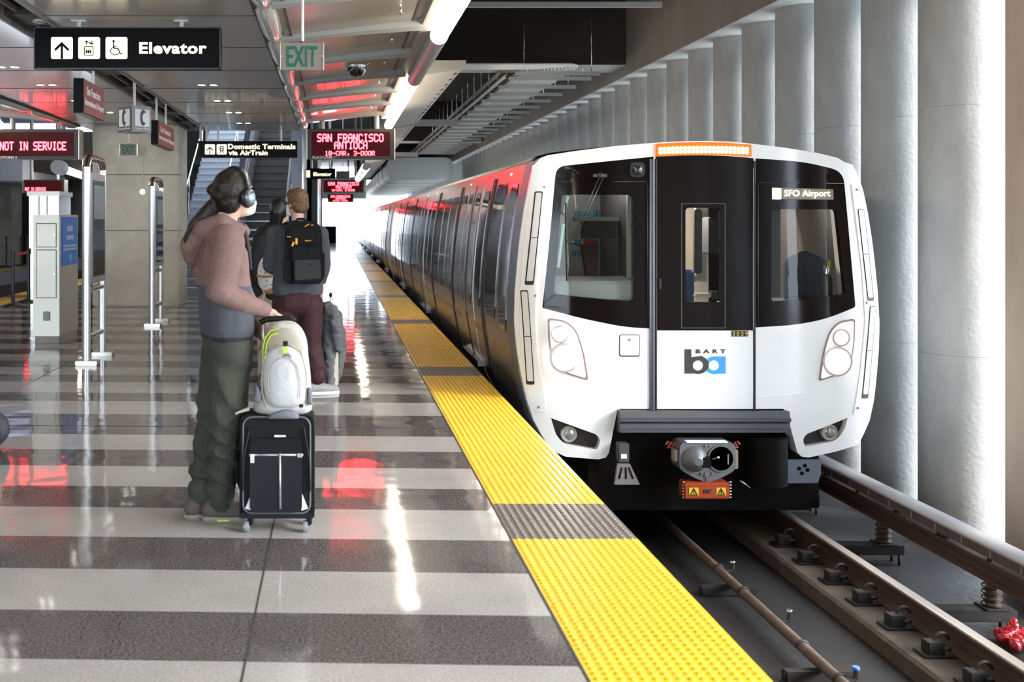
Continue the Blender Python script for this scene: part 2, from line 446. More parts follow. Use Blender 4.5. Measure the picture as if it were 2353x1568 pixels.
# pipe with spray heads between the rails
def at_track(x, y, Z):
    s = (H-Z)/(y-VY); return Vector(((x-VX)*s, F*s, Z))
t = thing('drain_pipe', 'rusty pipe with small stub valves lying along the trackbed', 'pipe', (3.02, 5, -1.22))
MB().tube([(3.03, -2, -1.225), (3.03, 3, -1.225), (3.03, 8, -1.225), (3.03, 20, -1.225)], .036, 14).build('pipe', 'pipe_rust', t)
for x, y in ((1668, 1310), (1797, 1425), (1968, 1560)):
    p = at_track(x, y, -1.2)
    mb = MB(); mb.tube([(3.03, p.y, -1.215), (3.10, p.y, -1.21), (3.115, p.y, -1.19), (3.115, p.y, -1.15)], .016, 8)
    v = mb.build('stub_valve', 'iron', t)
    MB().cyl((3.115, p.y, -1.15), (3.115, p.y, -1.128), .021, 10).build('valve_cap', 'steel' if x < 1900 else mat('blue_cap', (.05,.2,.6), .4), v)
for y in (1352, 1552, 1300, 1475):
    p = at_track(1700, y, -1.19)
    MB().tube([(3.03-.04*math.cos(a), p.y, -1.225+.042*math.sin(a)) for a in [PI*k/6 for k in range(7)]], .009, 6).build('pipe_strap', 'iron', t)
for i, (y, lb) in enumerate(((1357, 'short dark sleeper bar under the pipe, farther of two'), (1552, 'short dark sleeper bar under the pipe at the lower photo edge'))):
    p = at_track(1690, y, -1.3)
    tag(MB().box(2.80, 3.22, p.y-.04, p.y+.04, -1.334, -1.268).build('pipe_bearer', 'iron', bev=.008), lb, 'support bar')
# power rail under its cover, on coil insulators
t = thing('power_rail', 'power rail under a long grey cover board beside the concrete columns', 'third rail', (4.62, 8, -1))
MB().prism([(4.53, -.735), (4.55, -.72), (4.71, -.72), (4.735, -.75), (4.735, -.775), (4.55, -.745), (4.53, -.755)], 1, -2, 110).build('cover_top', 'cover_grey', t, bev=.004)
MB().box(4.525, 4.54, -2, 110, -.80, -.735).build('cover_side', 'cover_brown', t)
mb = MB()
for k in range(60):
    y = 3.6+k*.33
    mb.box(4.521, 4.526, y, y+.012, -.79, -.745)
mb.build('cover_rivet', 'cover_grey', t)
MB().prism([(4.57, -1.0), (4.67, -1.0), (4.67, -.975), (4.63, -.96), (4.63, -.90), (4.665, -.885), (4.665, -.855), (4.575, -.855), (4.575, -.885), (4.61, -.9), (4.61, -.96), (4.57, -.975)], 1, -2, 110).build('contact_rail', 'rail_steel', t)
mb = MB()
for k in range(50):
    y = 3+k*.62; mb.box(4.60, 4.70, y, y+.05, -.86, -.76)
mb.build('cover_bracket', 'iron', t)
b0 = None
for i, y in enumerate((5.85, 7.34, 8.79, 10.3)):
    lb = ['coil insulator post below the photo edge under the cover board', 'ribbed coil insulator under the power rail beside the red plastic bag', 'ribbed coil insulator under the power rail, second from the red bag', 'ribbed coil insulator under the power rail just behind the train front plate'][i]
    if i == 0: continue
    if b0: copy_tree(b0, None, lb, (4.6, y, -1.18)); continue
    b0 = thing('insulator', lb, 'insulator', (4.6, y, -1.18), 'coil insulators of the power rail')
    prof = [(.05, -1.17)]
    for k in range(4): prof += [(.048, -1.165+k*.042), (.066, -1.150+k*.042), (.066, -1.140+k*.042), (.048, -1.128+k*.042)]
    prof += [(.04, -1.0)]
    MB().lathe(prof, (4.6, y, 0), 18).build('coil', mat('porcelain_brown', (.055,.042,.032), .3), b0)
    MB().box(4.18, 4.74, y-.07, y+.07, -1.25, -1.17).build('insulator_beam', 'iron', b0, bev=.005)
    MB().box(4.52, 4.68, y-.08, y+.08, -1.171, -1.158).build('insulator_foot', 'iron', b0, bev=.003)
    for q in (-.06, .06): MB().cyl((4.70, y+q, -1.335), (4.70, y+q, -1.25), .012, 8).build('anchor_bolt', 'iron', b0)
    MB().cyl((4.22, y, -1.335), (4.22, y, -1.25), .02, 8).build('anchor_bolt', 'iron', b0)
# red plastic bag on the trackbed
mb = MB(); c = Vector((4.57, 7.06, -1.275))
for k in range(9):
    a = k*2.4; r = .02+.012*k
    mb.ell(c+Vector((r*math.cos(a)*.9, r*math.sin(a)*.9, .015*math.sin(k*1.7))), (.06+.01*(k % 3), .035, .045), 12, 8, 0, Matrix.Rotation(a, 3, 'Z') @ Matrix.Rotation(.5*math.sin(k), 3, 'X'))
mb.ell(c+Vector((.02, .03, .07)), (.035, .03, .05), 10, 8)
o = fuse(mb, 'plastic_bag', mat('red_plastic', (.55, .02, .03), .18, coat=.5), None, .008, 1)
dm = o.modifiers.new('d', 'DISPLACE'); tx = bpy.data.textures.new('crumple', 'CLOUDS'); tx.noise_scale = .035; dm.texture = tx; dm.strength = .03; dm.mid_level = .5
bake(o); tag(o, 'crumpled red plastic bag lying on the trackbed by the power rail', 'plastic bag')

# ---------------------------------------------------------------- wall of round columns beyond the track
ZB = 4.08
cols = []
prof = [(.44, -1.0), (.44, ZB+.005)]
y0, dy, n = 9.44, 1.04, 66
master = None
for i in range(n):
    y = y0+i*dy
    lab = 'round concrete column behind the train, %s counted from the square pier' % (ORD[i] if i < 26 else 'one of the small far ones')
    if i >= 26: lab = 'small far round concrete column at the distant end of the row, past the twenty-sixth'
    if master is None:
        mb = MB(); mb.lathe([(.36, -1.33), (.36, .35), (.356, .352), (.36, .354), (.36, 2.55), (.356, 2.552), (.36, 2.554), (.36, ZB-.005)], (5.66, 0, 0), 40)
        master = mb.build('concrete_column', 'concrete_column'); master.location = (0, y, 0)
        master['kind'] = 'thing'; tag(master, lab, 'column', 'round concrete columns along the track')
    else:
        c = master.copy(); COL.objects.link(c); c.location = (0, y, 0); c.rotation_euler = (0, 0, 0); c['label'] = lab
        if i >= 26: c['group'] = 'far columns past the twenty-sixth'
for i in range(10):     # unseen columns past the frame, spaced wider to let more daylight in
    c = master.copy(); COL.objects.link(c); c.location = (0, 6.2-2.08*i, 0); c['label'] = 'round concrete column outside the frame on the near side of the square pier'; c['group'] = 'columns on the near side of the pier'
mb = MB(); mb.box(5.28, 6.5, 7.35, 8.27, -1.33, ZB-.005)
o = mb.build('concrete_pier', mat('concrete_pier_mat', (.50, .42, .36), .75, var=.22, vscale=2, streak=(1,1,.3)), bev=.012); tag(o, 'square concrete pier at the edge of the frame ahead of the round columns', 'pier'); o['kind'] = 'thing'
# beam over the columns
struct(MB().box(5.08, 6.4, -14, 82, ZB, 5.62).build('wall_beam', 'concrete_beam'))
struct(MB().box(5.10, 6.38, -14, 82, ZB-.004, ZB).build('trim_beam_soffit', 'concrete_soffit'))
# high roof slab and cross beams
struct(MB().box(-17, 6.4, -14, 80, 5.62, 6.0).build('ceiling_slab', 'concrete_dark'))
for i, y in enumerate((18.3, 36, 54, 70)):
    o = MB().box(1.25, 5.08, y, y+1.0, 4.26, 5.6).build('ceiling_cross_beam', ['concrete_dark', 'concrete_soffit'])
    o.data.polygons[0].material_index = 1
    struct(o)
struct(MB().box(5.3, 30, -30, 140, -1.9, -1.6).build('floor_ground', mat('ground_light', (.42,.42,.40), .9)))
struct(MB().box(-40, 40, 80, 200, -.5, -.36).build('floor_far_yard', mat('ground_bright', (.75,.75,.73), .9)))
struct(MB().box(-1.0, 6.4, -14.3, -14, -1.6, 6).build('wall_back_blocker', 'concrete_dark'))  # unseen wall, shaped to keep daylight out of the glass reflections
struct(MB().box(-17, -1.0, -14.3, -14, 3.3, 6).build('wall_back_head_blocker', 'concrete_dark'))  # unseen head, added to limit the daylight entering from behind
struct(MB().box(-40, 40, -60, -14.32, -.5, -.4).build('floor_forecourt', mat('ground_fore', (.55,.54,.52), .9)))

# ---------------------------------------------------------------- platform ceilings
ZC = 3.245
YC0, YC1 = -12.0, 19.8
XL, XRt = -4.6, -0.646
mb = MB()
mb.box(-2.45, XRt, YC0, YC1, ZC, ZC+.05)
mb.box(XL, -2.80, YC0, YC1, ZC, ZC+.05)
struct(mb.build('ceiling_flat', 'ceiling_metal'))
mb = MB()     # joints between the panels
y = 8.7
ys = []
while y > -11: ys.append(y); y -= 1.6
y = 10.3
while y < YC1: ys.append(y); y += 1.6
for y in ys:
    for xa, xb in ((-2.45, XRt), (XL, -2.8)):
        mb.box(xa, xb, y-.006, y+.006, ZC-.004, ZC+.001)
struct(mb.build('trim_ceiling_joint', 'slot_dark'))
mb = MB()     # services slot along the middle
mb.box(-2.80, -2.45, YC0, YC1, ZC+.22, ZC+.25)
struct(mb.build('ceiling_slot', 'slot_dark'))
mb = MB()
for x in (-2.80, -2.445): mb.box(x-.012, x+.012, YC0, YC1, ZC-.02, ZC+.22)
mb.box(-2.70, -2.67, YC0, YC1, ZC+.05, ZC+.09)
struct(mb.build('trim_slot_rail', mat('slot_rail', (.22,.215,.2), .4)))
mb = MB()
for y in [4+1.6*i for i in range(10)]: mb.box(-2.79, -2.46, y, y+.5, ZC+.03, ZC+.2)
struct(mb.build('trim_slot_box', 'slot_dark'))
struct(MB().box(XL, XRt, YC1, YC1+.06, ZC-.0, ZC+.9).build('ceiling_end_fascia', 'blue_steel'))
# sloping bays over the platform edges, with painted ribs
def slope(sgn, tagname):
    X = lambda a: a if sgn > 0 else 2*CX-a
    mb = MB()
    a, b = X(-.476), X(.80)
    za, zb = ZC, ZC+.155
    mb.add([(a, YC0, za), (b, YC0, zb), (b, YC1-1.4, zb), (a, YC1-1.4, za), (a, YC0, za+.05), (b, YC0, zb+.05), (b, YC1-1.4, zb+.05), (a, YC1-1.4, za+.05)], [(0,1,2,3),(4,5,6,7),(0,1,5,4),(1,2,6,5),(2,3,7,6),(3,0,4,7)])
    struct(mb.build('ceiling_slope_'+tagname, 'ceiling_panel'))
    mb = MB()      # dark reveals at both ends of each panel
    for xx, zz in ((X(-.41), ZC+.008), (X(.72), ZC+.145)):
        mb.box(xx-.012, xx+.012, YC0, YC1-1.4, zz-.012, zz+.02)
    struct(mb.build('trim_slope_reveal_'+tagname, mat('reveal', (.16,.11,.09), .5)))
    mb = MB()
    ysr = [9.7-1.55*i for i in range(14)]+[9.7+1.58*i for i in range(1, 6)]
    for y in ysr:
        rows = []
        for k in range(9):
            q = k/8; x = X(-.50+q*1.36); z0 = ZC-.01+.165*q
            hgt = .05+.045*q*q; wd = .055+.03*max(0, q-.75)*4
            ring = [(x, y-wd, z0+.02), (x, y-wd*.8, z0-hgt*.6), (x, y, z0-hgt), (x, y+wd*.8, z0-hgt*.6), (x, y+wd, z0+.02)]
            rows.append(ring)
        mb.grid(rows)
    struct(mb.build('trim_rib_'+tagname, 'rib_paint', weld=False))
    # rounded gutter with a bulge in each bay
    path, rad = [], []
    yy = [YC0]+sorted(ysr)+[YC1-1.0]
    for i in range(len(yy)-1):
        for q in (0.04, .1, .3, .7, .9, .96):
            path.append((X(-.565), yy[i]+(yy[i+1]-yy[i])*q, ZC+.005)); rad.append(.062 if q in (.04, .96) else (.082 if q in (.1, .9) else .092))
    struct(MB().tube(path, rad, 16).build('trim_gutter_'+tagname, mat('gutter_white', (.52,.51,.49), .18, coat=.4)))
    mb = MB(); mb.box(min(X(-.66), X(-.60)), max(X(-.66), X(-.60)), YC0, YC1-1, ZC-.03, ZC+.14)
    struct(mb.build('trim_gutter_back_'+tagname, 'slot_dark'))
    # outer fascia behind the light tube
    x1, x2 = sorted((X(.80), X(.93)))
    struct(MB().box(x1, x2, YC0, YC1-1.2, ZC+.10, ZC+.62).build('trim_fascia_'+tagname, mat('fascia_grey', (.45,.44,.42), .4)))
slope(1, 'train'); slope(-1, 'far')
struct(MB().box(XL-1.0, 0.9, YC0, YC1, ZC+.7, ZC+.75).build('ceiling_void', 'dark_void'))

# canopy panels beyond the first cross beam, over the train
def canopy(y0, y1):
    mb = MB(); z = 3.68
    path = [(1.05, z-.10), (1.70, z), (1.79, z+.02), (1.85, z+.07), (1.86, z+.14), (1.05, z+.14)]
    mb.grid([[(x, y0, q) for x, q in path], [(x, y1, q) for x, q in path]])
    for y in (y0, y1): mb.add([(x, y, q) for x, q in path], [tuple(range(6))])
    struct(mb.build('ceiling_canopy', mat('canopy_paint', (.56,.53,.49), .45), sharp=25))
    mb = MB(); y = y0+.4
    while y < y1-.3:
        c = Vector((1.745, y, z+.009)); mb.cyl(c+Vector((.004, 0, -.009)), c, .034, 10); y += .62
    struct(mb.build('trim_canopy_hole', 'dark_void'))
canopy(14.9, 23.3); canopy(23.9, 34.5); canopy(37.2, 53)
for y in (23.45, 34.8): struct(MB().box(1.0, 2.75, y, y+.12, 3.66, 3.80).build('trim_canopy_bar', 'rib_paint'))

# ---------------------------------------------------------------- far end: portal of daylight
struct(MB().box(-4.5, 2.2, 74, 75, 3.05, 4.6).build('wall_end_lintel', mat('end_lintel', (.62,.64,.62), .6)))
struct(MB().box(-40, -2.6, 76.5, 77, 0, 5.6).build('wall_end_far', 'concrete'))
q0, q1 = pp(740, 552, 73), pp(773, 522, 73)
kk = MB().box(q0.x, q1.x, 73, 73.8, 0, q1.z).build('kiosk', 'dark_void'); tag(kk, 'small dark kiosk standing against the bright far end of the platform', 'kiosk')
MB().box(q0.x-.05, q1.x+.05, 72.95, 73.85, q1.z, q1.z+.06).build('kiosk_top', 'concrete_dark', kk)
q0, q1 = pp(716, 560, 66), pp(741, 440, 66)
struct(MB().box(q0.x-2, q1.x, 66, 66.4, 0, 4.6).build('wall_end_side', mat('end_blue', (.22,.24,.30), .6)))

# ---------------------------------------------------------------- big square concrete column on the platform
c0 = pp(212, 705, 18.7); c1 = pp(412, 705, 18.7)
o = MB().box(c0.x, c1.x, 18.7, 19.7, 0, ZC-.003).build('platform_column', mat('concrete_warm', (.58, .545, .46), .6, var=.25, vscale=1.6, bump=.2, bscale=25), bev=.02)
o['kind'] = 'thing'; tag(o, 'large square concrete column standing on the striped platform', 'column')
mb = MB()
for z in (1.35, 2.35): mb.box(c0.x-.002, c1.x+.002, 18.697, 19, z, z+.012)
o2 = mb.build('formwork_joint', 'slot_dark', o)
MB().lathe([(.055, -.012), (.05, 0)], ((c0.x+c1.x)/2+.12, 18.70, 2.05), 16, axis=1).build('conduit_cover', 'steel_brushed', o)
MB().box((c0.x+c1.x)/2+.11, (c0.x+c1.x)/2+.135, 18.685, 18.7, 2.1, ZC-.45).build('conduit', 'concrete_warm', o)

# ---------------------------------------------------------------- stairs and escalator at the end of the platform ceiling
xs0, xs1 = -3.4, -2.42
st = thing('staircase', 'grey stone staircase rising beside the escalator behind the concrete column', 'stairs', (-2.9, 21, 0))
mb = MB()
for k in range(27):
    y = 21.2+.30*k; z = .168*k
    mb.box(xs0, xs1, y, y+.34, z, z+.168)
    mb.box(xs0, xs1, y-.015, y+.02, z+.138, z+.168)
mb.build('steps', 'stone_step', st, weld=False)
mb = MB(); mb.prism([(21.2, 0), (29.6, 4.75), (29.6, 3.9), (22.7, 0)], 0, xs0, xs1); mb.build('stringer', 'blue_steel', st)
mb = MB()
for x in (-3.36, -2.47): mb.tube([(x, 21.1, .92), (x, 29, 5.3)], .022, 8)
mb.build('handrail', 'steel', st)
mb = MB()
for x in (-3.36, -2.47):
    for k in (1, 9, 17, 25): mb.cyl((x, 21.2+.3*k+.1, .168*k+.1), (x, 21.2+.3*k+.1, .168*k+1.0), .016, 8)
mb.build('handrail_post', 'steel', st)
es = thing('escalator', 'black escalator with bright balustrades climbing away at the platform end', 'escalator', (-1.6, 21, 0))
ex0, ex1 = -2.12, -1.13
mb = MB()
for k in range(24):
    y = 22.0+.385*max(0, k); z = .21*k
    if k == 0:
        mb.box(ex0, ex1, 21.0, 22.02, -.0, .03); continue
    mb.box(ex0, ex1, y, y+.39, z-.18, z+.03)
    for q in range(24): mb.box(ex0+q*(ex1-ex0)/24+.006, ex0+(q+.55)*(ex1-ex0)/24+.006, y-.012, y, z-.16, z+.025)
mb.build('step_band', 'escalator_black', es, weld=False)
mb = MB()
for k in range(1, 24):
    y = 22.0+.385*k; z = .21*k; mb.box(ex0, ex1, y-.016, y+.03, z+.004, z+.032)
mb.build('step_nosing', mat('nosing_black', (.006,.006,.006), .6), es, weld=False)
for s, x in ((-1, ex0), (1, ex1)):
    xa, xb = (x-.09, x) if s < 0 else (x, x+.09)
    prof = [(20.7, .02), (22.1, .02), (31.2, 4.95), (31.2, 5.6), (31.1, 5.95), (22.3, 1.12), (21.9, .98), (20.9, .96), (20.62, .82), (20.55, .5), (20.6, .15)]
    MB().prism(prof, 0, xa, xb).build('balustrade', mat('balustrade_steel', (.80,.82,.86), .22, metal=.8), es)
    MB().tube([(x+s*.045, 20.62, .25), (x+s*.045, 20.5, .55), (x+s*.045, 20.62, .88), (x+s*.045, 20.95, 1.0), (x+s*.045, 21.9, 1.02), (x+s*.045, 22.3, 1.16), (x+s*.045, 31.1, 6.0)], .04, 8).build('handrail', 'black_rubber', es)
MB().box(ex0-.26, ex0-.1, 20.9, 31, 0, .2).build('skirt', 'blue_steel', es)
MB().prism([(22.1, 0), (31.2, 4.7), (31.2, 3.6), (24.2, 0)], 0, ex0-.08, ex1+.08).build('truss', 'blue_steel', es)
struct(MB().box(-.98, -.74, 23.2, 33, 0, 4.6).build('wall_escalator', 'blue_steel'))
struct(MB().box(-.74, -.71, 23.15, 23.3, 0, 4.6).build('trim_escalator_corner', 'steel'))
struct(MB().box(-.62, -.46, 27.2, 33, 0, 4.6).build('wall_lift', mat('lift_slate', (.17,.18,.22), .4)))
struct(MB().box(-.465, -.43, 27.15, 27.3, 0, 4.6).build('trim_lift_corner', 'steel'))
al = bpy.data.lights.new('stairwell_fill', 'AREA'); ao = bpy.data.objects.new('stairwell_fill', al); COL.objects.link(ao)  # added area lamp, brightens the stairs in place of light from above
al.shape = 'RECTANGLE'; al.size = 2.6; al.size_y = 7; al.energy = 230; al.color = (.82, .9, 1); ao.location = (-2.3, 25.5, 5.55)
struct(MB().box(-3.5, -.5, 33, 33.3, 0, 5.6).build('wall_stair_end', mat('stair_end', (.10,.10,.11), .7)))

# ---------------------------------------------------------------- the other track and what lies beyond
struct(MB().box(-10.1, PX0+.45, -14, 120, -1.6, -1.3).build('floor_trackbed_far', 'trackbed'))
for x in (-9.2, -7.6):
    tag(MB().box(x-.035, x+.035, -3, 100, -1.25, -1.03).build('running_rail', 'rail_steel'), 'rail of the empty track beyond the belt posts, %s one' % ('outer' if x < -9 else 'inner'), 'rail')
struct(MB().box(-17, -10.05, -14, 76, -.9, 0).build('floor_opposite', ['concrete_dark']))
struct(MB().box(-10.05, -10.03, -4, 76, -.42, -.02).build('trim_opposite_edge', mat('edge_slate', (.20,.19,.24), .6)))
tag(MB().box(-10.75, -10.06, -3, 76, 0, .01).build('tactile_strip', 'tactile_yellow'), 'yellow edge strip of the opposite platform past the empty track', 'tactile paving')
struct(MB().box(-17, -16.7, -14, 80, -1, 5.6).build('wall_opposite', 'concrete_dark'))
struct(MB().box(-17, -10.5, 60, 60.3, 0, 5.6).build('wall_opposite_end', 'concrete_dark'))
for i, (x0, x1, yy, lb) in enumerate(((-60, 26, 35.6, 'concrete column on the opposite platform at the frame edge'), (135, 190, 45.2, 'concrete column on the opposite platform behind the tall map frame'), (98, 140, 42.5, 'dim concrete column far back on the opposite platform'))):
    a = pp(x0, 500, yy); b = pp(x1, 500, yy)
    o = MB().box(a.x, b.x, yy, yy+1.2, 0, 5.59).build('platform_column', 'concrete', bev=.02); o['kind'] = 'thing'; tag(o, lb, 'column')
a = pp(-10, 300, 29); b = pp(212, 285, 29)
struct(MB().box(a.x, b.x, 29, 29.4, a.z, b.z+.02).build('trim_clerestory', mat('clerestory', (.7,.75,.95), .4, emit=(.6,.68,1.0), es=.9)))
struct(MB().box(a.x-2, b.x, 29.1, 30, b.z, 5.6).build('wall_blue_fascia', mat('dark_blue_fascia', (.13,.15,.20), .5)))
a = pp(-20, 415, 28.5); b = pp(52, 365, 28.5)
struct(MB().box(a.x-1, b.x, 28.5, 33, a.z, b.z+.05).build('wall_stair_soffit', 'blue_steel'))
a = pp(52, 395, 29.5); b = pp(215, 366, 29.5)
struct(MB().box(a.x, b.x, 29.5, 44, a.z, 4.2).build('ceiling_opposite', 'dark_void'))
# ================================================================ the train
mat('train_white', (0.90, 0.90, 0.895), 0.22, coat=.6, var=0.03, vscale=2)
mat('train_black', (0.007, 0.005, 0.0045), 0.08, spec=.2)
mat('train_door_black', (0.008, 0.0055, 0.005), 0.12, spec=.15)
mat('train_metal', (0.44, 0.42, 0.405), 0.30, metal=0.85, var=0.05, vscale=2)
mat('train_roof', (0.62, 0.60, 0.58), 0.35, metal=.3)
mat('train_bluegrey', (0.17, 0.225, 0.30), 0.35, metal=.3)
mat('side_glass', (0.02, 0.019, 0.02), 0.04, spec=0.9, coat=.6)
mat('seal_black', (0.018, 0.015, 0.014), 0.5)
mat('bumper_grey', (0.055, 0.055, 0.062), 0.5, bump=.08, bscale=120)
mat('under_dark', (0.004, 0.0035, 0.003), 0.8, spec=.12)
mat('coupler_grey', (0.14, 0.145, 0.155), 0.45, metal=.4, var=.25, vscale=9)
mat('bolt_steel', (.55,.56,.58), .25, metal=1)
mat('orange_box', (0.30, 0.042, 0.009), 0.4)
mat('warn_yellow', (0.62, 0.42, 0.03), 0.4)
mat('logo_dark', (0.05, 0.042, 0.04), 0.4); mat('logo_blue', (0.05, 0.36, 0.86), 0.4)
mat('amber', (1, .5, .1), .4, emit=(1.0, 0.42, 0.07), es=22.0)
mat('amber_housing', (0.45, 0.09, 0.005), 0.3, emit=(1.0, .12, 0.0), es=.55)
mat('headlight_lens', (1, .97, .9), .2, emit=(1.0, 0.93, 0.84), es=40.0)
mat('headlight_dim', (.9, .88, .86), .25, emit=(1.0, 0.97, 0.94), es=.5)
mat('chrome', (.8, .8, .82), .12, metal=1)
mat('cab_grey', (0.11, 0.115, 0.105), .6); mat('cab_console', (0.55, .58, .55), .5); mat('cab_dark', (.035,.033,.032), .6)
mat('cab_beige', (.62, .55, .46), .5); mat('seat_blue', (.05, .10, .28), .6)
glassmat('windscreen', (.84, .86, .82), .0)

HWL = [(-.437,1.263),(-.172,1.414),(.206,1.509),(.66,1.562),(1.189,1.535),(1.643,1.479),(1.946,1.418),(2.06,1.392)]
HWR = [(-.437,1.283),(-.172,1.451),(.206,1.533),(.66,1.575),(1.189,1.522),(1.643,1.440),(1.900,1.365),(2.06,1.27)]
def smoothhw(T, z):
    if z <= T[0][0]: return T[0][1]
    for i in range(len(T)-1):
        (a, p), (b, q) = T[i], T[i+1]
        if z <= b:
            m0 = (q-p)/(b-a) if i == 0 else (q-T[i-1][1])/(b-T[i-1][0])
            m1 = (q-p)/(b-a) if i == len(T)-2 else (T[i+2][1]-p)/(T[i+2][0]-a)
            t = (z-a)/(b-a); h = b-a
            return (2*t**3-3*t*t+1)*p+(t**3-2*t*t+t)*h*m0+(-2*t**3+3*t*t)*q+(t**3-t*t)*h*m1
    return T[-1][1]
def gfront(X, Z):
    u = (X-XT)/1.57
    return 8.85+.05*u*u+.17*abs(u)**7+.035*max(0, Z-.6)+.03*max(0, .1-Z)-.022*(X-XT)
def onfront(x, y):
    Y = 8.9
    for _ in range(6):
        q = pp(x, y, Y); Y = gfront(q.x, q.z)
    return (q.x, q.z)
def sharpen(bm, ang=32):
    for e in bm.edges:
        e.smooth = not (len(e.link_faces) != 2 or e.calc_face_angle(0) > math.radians(ang))
def shell(name, poly, holes, off, thick, m, parent, px=True, rnd=0, step=.09, **pr):
    """a plate that follows the curved train front: outline, openings, stand-off, thickness"""
    cv = (lambda P: [onfront(*p) for p in P]) if px else (lambda P: P)
    loops = [cv(poly)]+[cv(h) for h in holes]
    flat = [p for l in loops for p in l]
    tr = tessellate_polygon([[Vector((p[0], p[1], 0)) for p in l] for l in loops])
    bm = bmesh.new(); vs = [bm.verts.new((p[0], 0, p[1])) for p in flat]
    for t in tr:
        try: bm.faces.new([vs[i] for i in t])
        except ValueError: pass
    xs = [p[0] for p in flat]; zs = [p[1] for p in flat]
    def cut(co, no):
        bmesh.ops.bisect_plane(bm, geom=bm.verts[:]+bm.edges[:]+bm.faces[:], plane_co=co, plane_no=no, dist=1e-5)
    k = math.ceil(min(xs)/step)
    while k*step < max(xs): cut((k*step, 0, 0), (1, 0, 0)); k += 1
    k = math.ceil(min(zs)/step)
    while k*step < max(zs): cut((0, 0, k*step), (0, 0, 1)); k += 1
    bmesh.ops.dissolve_limit(bm, angle_limit=.001, verts=[], edges=[]) if False else None
    for v in bm.verts: v.co.y = gfront(v.co.x, v.co.z)-off
    bmesh.ops.recalc_face_normals(bm, faces=bm.faces)
    if sum(f.normal.y*f.calc_area() for f in bm.faces) > 0: bmesh.ops.reverse_faces(bm, faces=bm.faces)
    front = bm.faces[:]
    bd = [e for e in bm.edges if len(e.link_faces) == 1]
    r = bmesh.ops.extrude_edge_only(bm, edges=bd)
    for v in [g for g in r['geom'] if isinstance(g, bmesh.types.BMVert)]: v.co.y += thick
    bmesh.ops.recalc_face_normals(bm, faces=bm.faces)
    if sum(f.normal.y*f.calc_area() for f in front) > 0: bmesh.ops.reverse_faces(bm, faces=bm.faces)
    for f in bm.faces: f.smooth = True
    sharpen(bm)
    me = bpy.data.meshes.new(name); bm.to_mesh(me); bm.free()
    return link(name, me, m, parent, **pr)
def side_x(z, side=-1):
    return XT-smoothhw(HWL, z) if side < 0 else XT+smoothhw(HWR, z)
def side_panel(mb, y0, y1, z0, z1, off, thick=.01, mi=0, n=10, rnd=0.0):
    """plate on the platform side of the car following its curved profile"""
    zs = [z0+(z1-z0)*i/n for i in range(n+1)]
    A = []; B = []
    for z in zs:
        x = side_x(z)-off
        ins = 0
        if rnd:
            e = min(z-z0, z1-z)
            if e < rnd: ins = rnd-math.sqrt(max(0, rnd*rnd-(rnd-e)**2))
        A.append([(x, y0+ins, z), (x, y1-ins, z)]); B.append([(x+thick+off, y0+ins, z), (x+thick+off, y1-ins, z)])
    rows = [[a[0] for a in A], [a[1] for a in A]]
    mb.grid([[a[0], a[1]] for a in A], mi, True)
    mb.grid([[a[0], b[0]] for a, b in zip(A, B)], mi, False)
    mb.grid([[a[1], b[1]] for a, b in zip(A, B)], mi, False)
    mb.add([A[0][0], A[0][1], B[0][1], B[0][0]], [(0,1,2,3)], mi); mb.add([A[-1][0], A[-1][1], B[-1][1], B[-1][0]], [(0,1,2,3)], mi)
    return mb
def profile():
    zs = [-.437+(2.06+.437)*i/22 for i in range(23)]
    L = [(XT-smoothhw(HWL, z), z) for z in zs]; R = [(XT+smoothhw(HWR, z), z) for z in zs]
    top = [(XT-1.345, 2.105), (XT-1.20, 2.14), (XT-.8, 2.185), (XT, 2.215), (XT+.8, 2.185), (XT+1.08, 2.145), (XT+1.2, 2.105)]
    return L+top+R[::-1]
PROF = profile()
WZ0, WZ1 = .60, 1.86
